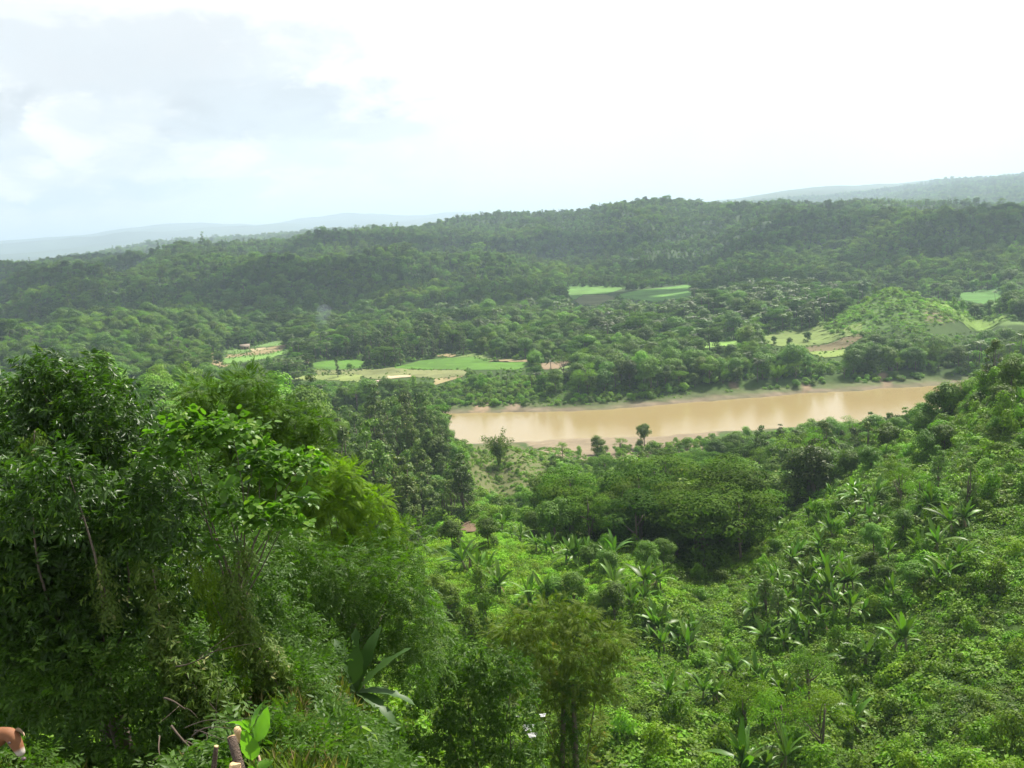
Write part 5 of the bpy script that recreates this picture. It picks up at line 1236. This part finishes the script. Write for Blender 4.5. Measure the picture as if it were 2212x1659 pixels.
# ------------------------------------------------------------------ bank at the bottom left: weeds, brushwood, stumps, sapling, calf
def tuft(seed, n, L, wdt):
    g_ = np.random.default_rng(seed); a_ = g_.uniform(0, 6.28, n); e_ = g_.uniform(0.4, 1.4, n)
    dr = np.stack([np.cos(a_) * np.cos(e_), np.sin(a_) * np.cos(e_), np.sin(e_)], 1); pos = g_.normal(0, 0.05, (n, 3)) * np.array([1, 1, 0])
    return stamp(LEAF_V * np.array([1, wdt, 1]), LEAF_F, pos, rot_to(dr), L * g_.uniform(0.5, 1.2, n), g_.uniform(0, 1, n))
GR = [make_mesh('weed_tuft', tuft(900 + k, 26, 0.28, 0.35), M['grass']) for k in range(3)] + [make_mesh('weed_plant', leafy(np.random.default_rng(910 + k), [(0, 0, 0.1, 0.22, 0.22, 0.16)], 'small', 95, 0.7), M['small']) for k in range(3)]
g = np.random.default_rng(77)
P5 = np.concatenate([spots(2.5, 10, math.atan((-250 - CX) / FV), math.atan((900 - CX) / FV), 0.16, 0.22, 41), spots(10, 24, math.atan((-250 - CX) / FV), math.atan((900 - CX) / FV), 0.25, 0.34, 42)])
z5 = height(P5[:, 0], P5[:, 1]); n5 = fbm(P5[:, 0] / 1.3, P5[:, 1] / 1.3, 601); k5 = n5 > -0.42 + 0.25 * g.uniform(0, 1, len(P5)); P5, z5, n5 = P5[k5], z5[k5], n5[k5]
d5 = np.hypot(P5[:, 0], P5[:, 1]); i5 = np.where(n5 + g.uniform(-.25, .25, len(P5)) > 0.22, g.integers(3, 6, len(P5)), g.integers(0, 3, len(P5)))
scatter('weeds', 'weeds, grass and low leafy plants on the near bank', GR, np.stack([P5[:, 0], P5[:, 1], z5 - 0.02], 1), i5, g.uniform(0, 6.28, len(P5)), g.uniform(0.5, 1.1, len(P5)) * (0.75 + 0.5 * sstep(3, 12, d5)) * (1 + 0.6 * np.clip(n5, 0, 1)))

def stick(label, p, q, r0, r1, mat='bark', name='cut_branch', cat='branch', twigs=0, tip=None, seed=0, group='cut branches lying on the bank', bend=0.1):
    g_ = np.random.default_rng(seed); p, q = np.array(p), np.array(q); parts = [limb(np.zeros(3), q - p, r0, r1, g_, bend, 8, 7)]
    for k in range(twigs):
        t_ = g_.uniform(0.3, 0.95); s0 = (q - p) * t_; dirn = (q - p) * 0.35 + g_.normal(0, np.linalg.norm(q - p) * 0.2, 3); parts.append(limb(s0, s0 + dirn, r1, r1 * 0.4, g_, 0.15, 5, 4))
    o = link(name, make_mesh(name, join(parts), M[mat], smooth=True), None, p); tag(o, label, cat, group)
    if tip:
        v, f, t_ = tube([(q - p), (q - p) * (1 + 0.004 / np.linalg.norm(q - p))], [r1 * 1.0, r1 * 0.9], 9); link('cut_face', make_mesh('cut_face', (v, f, t_), M['cutwood']), o)
    return o
M['stump_bark'] = plain('stump_bark', (0.12, 0.085, 0.062), 0.85, 0.55, 25, bump=1.0)
M['cutwood'] = plain('fresh_cut_wood', (0.62, 0.42, 0.22), 0.7, 0.15, 60, bump=0)
M['peeled'] = plain('peeled_wood', (0.36, 0.25, 0.17), 0.7, 0.3, 30)
M['twig'] = plain('dry_twig', (0.10, 0.075, 0.055), 0.85, 0.3, 20)
def grd(vx_, vy_, up_=0.0):
    h_ = hit(vx_, vy_, 0.02, 2.0); p = h_[0].copy(); p[2] += up_; return p
for k, (x0, y0, x1, y1, dd_, r0, tw, lab) in enumerate([(370, 1568, 490, 1659, 9.5, .022, 3, 'thickest cut branch slanting down the bank'), (355, 1508, 400, 1532, 12.0, .02, 1, 'short broken branch higher on the bank'),
        (415, 1590, 500, 1574, 4.6, .005, 1, 'thin straight twig reaching the cut stump'), (400, 1572, 492, 1560, 5.4, .004, 2, 'thin twig curving above the stump'),
        (420, 1582, 486, 1600, 4.8, .004, 0, 'thin arched twig behind the stump'), (345, 1590, 352, 1650, 10, .014, 1, 'upright dead stick on the bank'), (380, 1440, 475, 1400, 14, .014, 3, 'long bare twig sticking up from the brush'),
        (400, 1620, 380, 1659, 11, .012, 2, 'dead stem among the weeds near the stumps'), (400, 1600, 470, 1659, 8.5, .014, 4, 'branch lying beside the thickest one')]):
    if dd_ < 6: p, q = at(x0, y0, dd_), at(x1, y1, dd_ - 0.5)
    else: p, q = at(x0, y0, 15.9), at(x1, y1, 15.0); r0 *= 1.3
    stick(lab, p, q, r0 * 0.7, r0 * 0.25, 'twig', twigs=tw + 1, seed=950 + k, bend=0.07)
# cut stems right in front
S1, S1b = at(500, 1593, 4.1), at(520, 1668, 4.0)
o = stick('thick cut stem with a pale sawn top beside the sapling', S1b + (S1b - S1) * 1.6, S1, .026, .019, 'stump_bark', 'cut_stump', 'stump', 0, True, 970, 'cut stems beside the sapling', 0.02)
stick('thin cut stem to the left with a slanted top', at(455, 1700, 4.3), at(467, 1613, 4.3), .014, .010, 'stump_bark', 'cut_stump', 'stump', 0, True, 971, 'cut stems beside the sapling', 0.05)
stick('peeled pale stem right of the sapling', at(572, 1690, 4.1), at(559, 1632, 4.2), .014, .004, 'peeled', 'cut_stump', 'stump', 0, False, 972, 'cut stems beside the sapling', 0.02)
stick('split yellowish stump at the bottom edge', at(500, 1760, 4.0), at(508, 1652, 4.0), .036, .024, 'cutwood', 'cut_stump', 'stump', 0, True, 973, 'cut stems beside the sapling', 0.02)
stick('short stub with a pale broken end behind the sapling', at(522, 1598, 4.5), at(512, 1576, 4.4), .020, .016, 'cutwood', 'cut_stump', 'stump', 0, True, 974, 'cut stems beside the sapling', 0.02)

# broad-leaved sapling
M['fresh'] = leaf_mat('fresh_leaf', (0.10, 0.20, 0.03), (0.13, 0.245, 0.038), None, rough=0.38, spec=0.3, trans=0.5, solo=True)
sp0, sp1 = at(553, 1720, 4.0), at(545, 1568, 4.0)
osap = empty('sapling', sp0); tag(osap, 'fresh green broad leaved sapling growing close by at the bottom', 'sapling')
link('stem', make_mesh('young_stem', tube([(0, 0, -0.1), (sp1 - sp0) * 0.5 + np.array([0.006, 0, 0]), sp1 - sp0], [.006, .004, .0025], 6), M['fresh'], True), osap)
def sap_leaf(root, tip, wd, side_dir, curl, pet=0.0, seed=0, n=12, dist=4.0, dtip=0.0, shape=0.42):
    """leaf blade between two places of the stem and the air round it, folded along its rib and wavy at the rim"""
    a_, b_ = at(*root, dist) - sp0, at(*tip, dist + dtip) - sp0; L = np.linalg.norm(b_ - a_); x = (b_ - a_) / L; view = F; s_ = np.cross(x, view); s_ /= np.linalg.norm(s_); nrm = np.cross(s_, x)
    s_ = s_ * math.cos(side_dir) + nrm * math.sin(side_dir); nrm = np.cross(s_, x); v, f = [], []
    t_ = np.linspace(0, 1, n + 1); wp = (np.sin(np.clip(t_, 0, 1) ** shape * math.pi * 0.98 + 0.02) ** 0.9) * wd
    wp = np.where(t_ < 0.06, wp * 0.4, wp); mid = a_ + np.outer(t_, x) * L + np.outer(np.sin(t_ * math.pi) * curl * L, nrm); K = 2
    cols = []
    for j in range(-K, K + 1):
        e_ = j / K; rip = 0.05 * wd * np.sin(t_ * 23 + j * 2) * abs(e_); cols.append(mid + np.outer(wp * e_ / 2, s_) + np.outer(abs(e_) * wp * 0.16 + rip, nrm))
    v = np.stack(cols, 1).reshape(-1, 3); W_ = 2 * K + 1
    for i in range(n):
        for j in range(2 * K):
            q = i * W_ + j; f += [(q, q + 1, q + W_ + 1), (q, q + W_ + 1, q + W_)]
    me = make_mesh('sapling_leaf', (v, np.array(f), np.clip(np.full(len(v), 0.5) + np.random.default_rng(seed).uniform(-.3, .3), 0, 1)), M['fresh'], True); link('leaf', me, osap)
sap_leaf((549, 1605), (578, 1526), .066, 0.3, 0.06, seed=1, shape=0.75)
sap_leaf((541, 1572), (568, 1517), .036, 0.9, -0.10, seed=2, shape=0.8)
sap_leaf((541, 1585), (487, 1562), .034, 0.7, 0.16, seed=3, shape=0.8)
sap_leaf((538, 1572), (522, 1555), .022, 0.2, 0.05, seed=4, shape=0.7)
sap_leaf((545, 1643), (522, 1578), .082, 0.15, 0.05, seed=5, shape=0.6, dist=3.98)
sap_leaf((556, 1655), (590, 1645), .040, 0.5, 0.05, seed=6, shape=0.6)
sap_leaf((551, 1660), (530, 1672), .040, 0.5, 0.05, seed=7, shape=0.6)
sap_leaf((548, 1612), (534, 1603), .012, 0.5, 0.05, seed=8, shape=0.7)

# brown calf with a white muzzle
def calf():
    for d_ in np.arange(15.0, 17.5, 0.1):
        head = at(35, 1600, d_)
        if head[2] - float(height(np.array([head[0] - 1.0]), np.array([head[1] + 0.25]))[0]) < 0.98: break
    pass
    d_ = float(d_); gx, gy = head[0] - 1.0, head[1] + 0.25; gz = float(height(np.array([gx]), np.array([gy]))[0])
    O = Vector((gx, gy, gz)); o = empty('calf', O); tag(o, 'reddish brown calf with a white muzzle at the left edge', 'calf')
    hd = np.array([head[0] - gx, head[1] - gy, head[2] - gz]); H = 0.98
    # joints: x forward (to the right of the picture), y away, z up
    J = {'pelvis': (-0.72, 0.1, H * .93, .21, .23), 'rump': (-0.95, 0.1, H * .88, .15, .17), 'belly': (-0.35, 0.06, H * .86, .25, .27), 'chest': (0.05, 0.03, H * .88, .21, .27), 'shoulder': (0.28, 0.02, H * .97, .15, .21),
         'neck': (hd[0] - 0.38, hd[1] + .03, hd[2] + 0.02, .15, .19), 'poll': (hd[0] - 0.07, hd[1], hd[2] + 0.12, .105, .10), 'brow': (hd[0] - 0.01, hd[1] - .03, hd[2] + 0.04, .11, .11), 'nose': (hd[0] + 0.06, hd[1] - .06, hd[2] - 0.11, .072, .072), 'muzzle': (hd[0] + 0.095, hd[1] - .08, hd[2] - 0.20, .066, .058)}
    E = [('pelvis', 'rump'), ('pelvis', 'belly'), ('belly', 'chest'), ('chest', 'shoulder'), ('shoulder', 'neck'), ('neck', 'poll'), ('poll', 'brow'), ('brow', 'nose'), ('nose', 'muzzle')]
    for s_, yy in (('n', -0.13), ('f', 0.20)):
        J['fk' + s_] = (0.10, yy, H * .60, .075, .085); J['fm' + s_] = (0.14, yy, H * .33, .045, .045); J['ft' + s_] = (0.12, yy, 0.09, .032, .032); J['fh' + s_] = (0.15, yy, 0.02, .045, .04)
        J['hk' + s_] = (-0.70, yy, H * .60, .105, .11); J['hm' + s_] = (-0.90, yy, H * .36, .048, .05); J['ht' + s_] = (-0.86, yy, 0.09, .033, .033); J['hh' + s_] = (-0.82, yy, 0.02, .045, .04)
        E += [('chest', 'fk' + s_), ('fk' + s_, 'fm' + s_), ('fm' + s_, 'ft' + s_), ('ft' + s_, 'fh' + s_), ('pelvis', 'hk' + s_), ('hk' + s_, 'hm' + s_), ('hm' + s_, 'ht' + s_), ('ht' + s_, 'hh' + s_)]
    ks = list(J); me = bpy.data.meshes.new('calf_skeleton'); me.from_pydata([J[k][:3] for k in ks], [(ks.index(a_), ks.index(b_)) for a_, b_ in E], [])
    tmp = bpy.data.objects.new('calf_skeleton', me); C.objects.link(tmp); md = tmp.modifiers.new('skin', 'SKIN')
    for i, k in enumerate(ks): me.skin_vertices[0].data[i].radius = J[k][3:5]; me.skin_vertices[0].data[i].use_root = (k == 'pelvis')
    sb = tmp.modifiers.new('sub', 'SUBSURF'); sb.levels = 2; sb.render_levels = 2
    dg = bpy.context.evaluated_depsgraph_get(); out = bpy.data.meshes.new_from_object(tmp.evaluated_get(dg)); bpy.data.objects.remove(tmp)
    out.name = 'calf_body'; out.materials.clear()
    m, t = new_mat('calf_coat'); gpos = t.node('ShaderNodeTexCoord').outputs['Object']
    dm = t.node('ShaderNodeVectorMath', operation='DISTANCE', ins={0: gpos, 1: J['muzzle'][:3]}).outputs['Value']
    base = t.mix(t.noise(gpos, 9, 4), (0.17, 0.062, 0.022), (0.25, 0.10, 0.038)); zc = t.node('ShaderNodeSeparateXYZ', ins={0: gpos}).outputs[2]
    base = t.mix(t.step(zc, 0.72, 0.5), base, (0.40, 0.28, 0.18)); c = t.mix(t.step(dm, 0.15, 0.09), base, (0.50, 0.44, 0.38))
    p = t.node('ShaderNodeBsdfPrincipled', ins={'Base Color': c, 'Roughness': 0.75}); t.node('ShaderNodeOutputMaterial', ins={'Surface': p})
    out.materials.append(m); out.polygons.foreach_set('use_smooth', [True] * len(out.polygons)); link('body', out, o)
    dark = plain('calf_nose', (0.10, 0.07, 0.07), 0.4, 0.1); mz = np.array(J['muzzle'][:3])
    def ball(c_, r_, mat_, nm_):
        bm_ = bmesh.new(); bmesh.ops.create_icosphere(bm_, subdivisions=2, radius=1.0); me_ = bpy.data.meshes.new(nm_)
        for v_ in bm_.verts: v_.co = Vector((v_.co.x * r_[0], v_.co.y * r_[1], v_.co.z * r_[2]))
        bm_.to_mesh(me_); bm_.free(); me_.materials.append(mat_); me_.polygons.foreach_set('use_smooth', [True] * len(me_.polygons)); return link(nm_, me_, o, tuple(c_))
    ball(mz + np.array([0.035, -0.035, -0.02]), (0.034, 0.034, 0.028), dark, 'nose')
    bw = np.array(J['brow'][:3]); ball(bw + np.array([-0.02, -0.100, 0.0]), (0.024, 0.016, 0.020), dark, 'eye'); ball(bw + np.array([0.03, 0.085, -0.01]), (0.024, 0.016, 0.020), dark, 'eye')
    pw = np.array(J['poll'][:3])
    for sg, lab in ((-1, None), (1, None)):
        v, f, t_ = paddle(0.16, 0.11, 0.05, 0.25, 6, 0.35); e_ = link('ear', make_mesh('ear', (v, f, t_), m), o, tuple(pw + np.array([0.075 * sg, 0.0, 0.03]))); e_.rotation_euler = (-0.9, 0.25, 3.3 if sg < 0 else -0.15)
    link('tail', make_mesh('tail', tube([(-1.05, .1, H * .9), (-1.15, .1, H * .6), (-1.13, .1, H * .35)], [.03, .018, .03], 6), m, True), o)
calf()

# white plastic scraps in the brush below the olive tree
mwp = plain('white_plastic', (0.50, 0.50, 0.49), 0.35, 0.05, 8, spec=0.5)
for k, (x_, y_, s_) in enumerate([(1142, 1572, .20), (1150, 1588, .17), (1172, 1545, .11), (1118, 1548, .07)]):
    g_ = np.random.default_rng(1000 + k); p = at(x_, y_, 36.5); n = 7; gxx, gyy = np.meshgrid(np.linspace(-1, 1, n), np.linspace(-1, 1, n)); v = np.stack([gxx * s_ * (1 + .3 * gyy), gyy * s_ * .5, 0.12 * s_ * g_.normal(0, 1, (n, n)) + 0.35 * s_ * gyy], -1).reshape(-1, 3)
    ii = np.arange(n * n).reshape(n, n); f = np.stack([ii[:-1, :-1], ii[:-1, 1:], ii[1:, 1:], ii[1:, :-1]], -1).reshape(-1, 4)
    tag(link('plastic_sheet', mesh_from('plastic_sheet', v, f, [mwp], attrs={'tint': np.full(len(v), .5)}), None, p), ['largest crumpled white scrap in the brush under the olive tree', 'lower white scrap touching the largest one', 'white scrap higher up beside the creeper wrapped stems', 'smallest white scrap, left of the others'][k], 'plastic scrap', 'white scraps in the brush')

# ------------------------------------------------------------------ huts and houses on the valley floor
M['thatch'] = plain('thatch', (0.22, 0.18, 0.135), 0.9, 0.3, 2); M['tin'] = plain('tin_roof', (0.62, 0.62, 0.60), 0.45, 0.12, 2, 0.5); M['redtin'] = plain('faded_red_roof', (0.40, 0.29, 0.25), 0.6, 0.15, 2)
M['bamboo_wall'] = plain('bamboo_wall', (0.34, 0.25, 0.15), 0.85, 0.3, 3); M['opening_shade'] = plain('opening_shade_colour', (0.02, 0.018, 0.015), 0.9, 0.1)  # near-black panels on solid walls: the unlit openings are painted shade
def house(vx_, vy_, w_, l_, h_, rz_, roof, label, z0=5.0):
    p = at_z(vx_, vy_, z0 + h_); zz = float(height(np.array([p[0]]), np.array([p[1]]))[0]); o = empty('house', (p[0], p[1], zz), rz_); tag(o, label, 'house', 'small village houses')
    def box(nm_, x0, x1, y0, y1, z0_, z1, mat_):
        v = np.array([(x, y, z_) for z_ in (z0_, z1) for x, y in ((x0, y0), (x1, y0), (x1, y1), (x0, y1))]); f = np.array([(0, 3, 2, 1), (4, 5, 6, 7), (0, 1, 5, 4), (1, 2, 6, 5), (2, 3, 7, 6), (3, 0, 4, 7)])
        return link(nm_, mesh_from(nm_, v, f, [mat_]), o)
    box('wall', -l_ / 2, l_ / 2, -w_ / 2, w_ / 2, -0.3, h_, M['bamboo_wall']); box('door', -0.5, 0.5, -w_ / 2 - 0.03, -w_ / 2 + 0.02, 0.1, 1.9, M['opening_shade'])
    for sx_ in (-0.3, 0.3): box('window', l_ * sx_ - 0.4, l_ * sx_ + 0.4, -w_ / 2 - 0.03, -w_ / 2 + 0.02, 1.0, 1.7, M['opening_shade'])
    rh = w_ * 0.38; e_ = 0.6; xs = l_ / 2 + e_; ys = w_ / 2 + e_; zb = h_ - e_ * 0.7
    for sg in (-1, 1):
        v = np.array([(-xs, sg * ys, zb), (xs, sg * ys, zb), (xs, 0, h_ + rh), (-xs, 0, h_ + rh), (-xs, sg * ys, zb + .12), (xs, sg * ys, zb + .12), (xs, 0, h_ + rh + .12), (-xs, 0, h_ + rh + .12)])
        f = np.array([(0, 1, 2, 3), (7, 6, 5, 4), (0, 4, 5, 1), (1, 5, 6, 2), (2, 6, 7, 3), (3, 7, 4, 0)]); link('roof_slope', mesh_from('roof_slope', v, f, [roof]), o)
    v = np.array([(-l_ / 2, -w_ / 2, h_), (-l_ / 2, w_ / 2, h_), (-l_ / 2, 0, h_ + rh), (l_ / 2, -w_ / 2, h_), (l_ / 2, w_ / 2, h_), (l_ / 2, 0, h_ + rh)]); link('gable', mesh_from('gable', v, np.array([(0, 2, 1), (3, 4, 5)]), [M['bamboo_wall']]), o)
house(529, 748, 4.5, 7, 2.4, 0.2, M['thatch'], 'pinkish brown thatched hut at the upper edge of the strip field')
house(739, 757, 5, 9, 2.6, 0.1, M['tin'], 'house with a white metal roof above the bright green paddy')
house(656, 780, 4.5, 6, 2.4, 0.5, M['thatch'], 'brown hut among the coconut palms beside the bright paddy')
house(813, 829, 5, 7.5, 2.6, 0.15, M['redtin'], 'house with a pinkish red roof between the trees near the river')
house(1187, 652, 5, 9, 2.6, 0.0, M['thatch'], 'pale roofed hut at the foot of the dark ridge')
house(50, 778, 5, 8, 2.6, 0.2, M['tin'], 'small white roof between the trees at the far left', 9.0)
house(1045, 669, 5, 12, 2.5, 0.0, M['thatch'], 'long low brown roof on the edge of the forest foot')

# smoke rising over the palms
def smoke():
    g_ = np.random.default_rng(5); bm_ = bmesh.new(); base = at_z(688, 735, 8)
    for k in range(5):
        mt_ = Matrix.Translation((g_.normal(0, 2) + k * 1.2, 0, k * 6.0)) @ Matrix.Diagonal((1.6 + k * 1.3, 1.6 + k * 1.3, 6.0, 1)); bmesh.ops.create_icosphere(bm_, subdivisions=2, radius=1.0, matrix=mt_)
    me = bpy.data.meshes.new('smoke'); bm_.to_mesh(me); bm_.free(); m, t = new_mat('thin_smoke'); p = t.node('ShaderNodeVolumePrincipled'); p.inputs['Color'].default_value = (0.75, 0.85, 1, 1); p.inputs['Density'].default_value = 0.011
    t.node('ShaderNodeOutputMaterial', ins={'Volume': p}); me.materials.append(m); tag(link('smoke', me, None, base), 'thin bluish smoke rising from the trees near the village', kind='stuff')
smoke()

# ------------------------------------------------------------------ low clouds over the ridge (above the frame): they shade it in patches
def cloud(cx_, cy_, cz_, L_, W_, seed):
    g_ = np.random.default_rng(seed); bm_ = bmesh.new()
    for k in range(16):
        a_ = g_.uniform(0, 6.28); r_ = math.sqrt(g_.uniform(0, 1)); s_ = g_.uniform(0.22, 0.4)
        bmesh.ops.create_icosphere(bm_, subdivisions=2, radius=1.0, matrix=Matrix.Translation((r_ * math.cos(a_) * L_, r_ * math.sin(a_) * W_, 0)) @ Matrix.Diagonal((s_ * L_, s_ * W_ * 1.2, 70 * g_.uniform(0.7, 1.4), 1)))
    for v in bm_.verts: v.co.z = max(v.co.z, -25)
    me = bpy.data.meshes.new('cloud'); bm_.to_mesh(me); bm_.free(); me.materials.append(M['cloud']); me.polygons.foreach_set('use_smooth', [True] * len(me.polygons)); o = link('cloud', me, None, (cx_, cy_, cz_)); tag(o, 'drifting cumulus cloud casting shade on the ridge', kind='structure')
m_, t_n = new_mat('cloud_body'); M['cloud'] = m_
mx = t_n.node('ShaderNodeMixShader', ins={0: 0.12, 1: t_n.node('ShaderNodeBsdfDiffuse', ins={'Color': (0.9, 0.9, 0.9)}).outputs[0], 2: t_n.node('ShaderNodeBsdfTranslucent', ins={'Color': (0.85, 0.85, 0.87)}).outputs[0]}); t_n.node('ShaderNodeOutputMaterial', ins={'Surface': mx})
for k, (sx_, sy_, L_, W_) in enumerate([(-760, 1230, 260, 120), (-330, 1190, 200, 70), (-430, 1060, 250, 85), (120, 1080, 240, 95), (640, 1230, 260, 160), (-900, 1650, 330, 110), (-80, 1750, 300, 110), (330, 1420, 190, 110), (-1150, 2300, 280, 90), (500, 1900, 150, 80)]):
    hc = 1150.0; cloud(sx_ + SUN.x / SUN.z * hc, sy_ + SUN.y / SUN.z * hc, hc + 30, L_, W_, 1100 + k)
# ------------------------------------------------------------------ haze
def haze():
    bm_ = bmesh.new(); bmesh.ops.create_cube(bm_, size=1.0)
    me = bpy.data.meshes.new('haze'); bm_.to_mesh(me); bm_.free()
    lo, hi = np.array([-45000, -3000, -8.0]), np.array([45000, 41000, 600.0])
    for v in me.vertices: v.co = [lo[k] if v.co[k] < 0 else hi[k] for k in range(3)]
    m, t = new_mat('haze_air')
    p = t.node('ShaderNodeVolumePrincipled'); p.inputs['Color'].default_value = (0.66, 0.85, 1.0, 1); p.inputs['Density'].default_value = 1.25e-4; p.inputs['Anisotropy'].default_value = 0.25
    t.node('ShaderNodeOutputMaterial', ins={'Volume': p})
    me.materials.append(m); tag(link('haze', me), 'pale blue haze thickening with distance', kind='stuff')
haze()
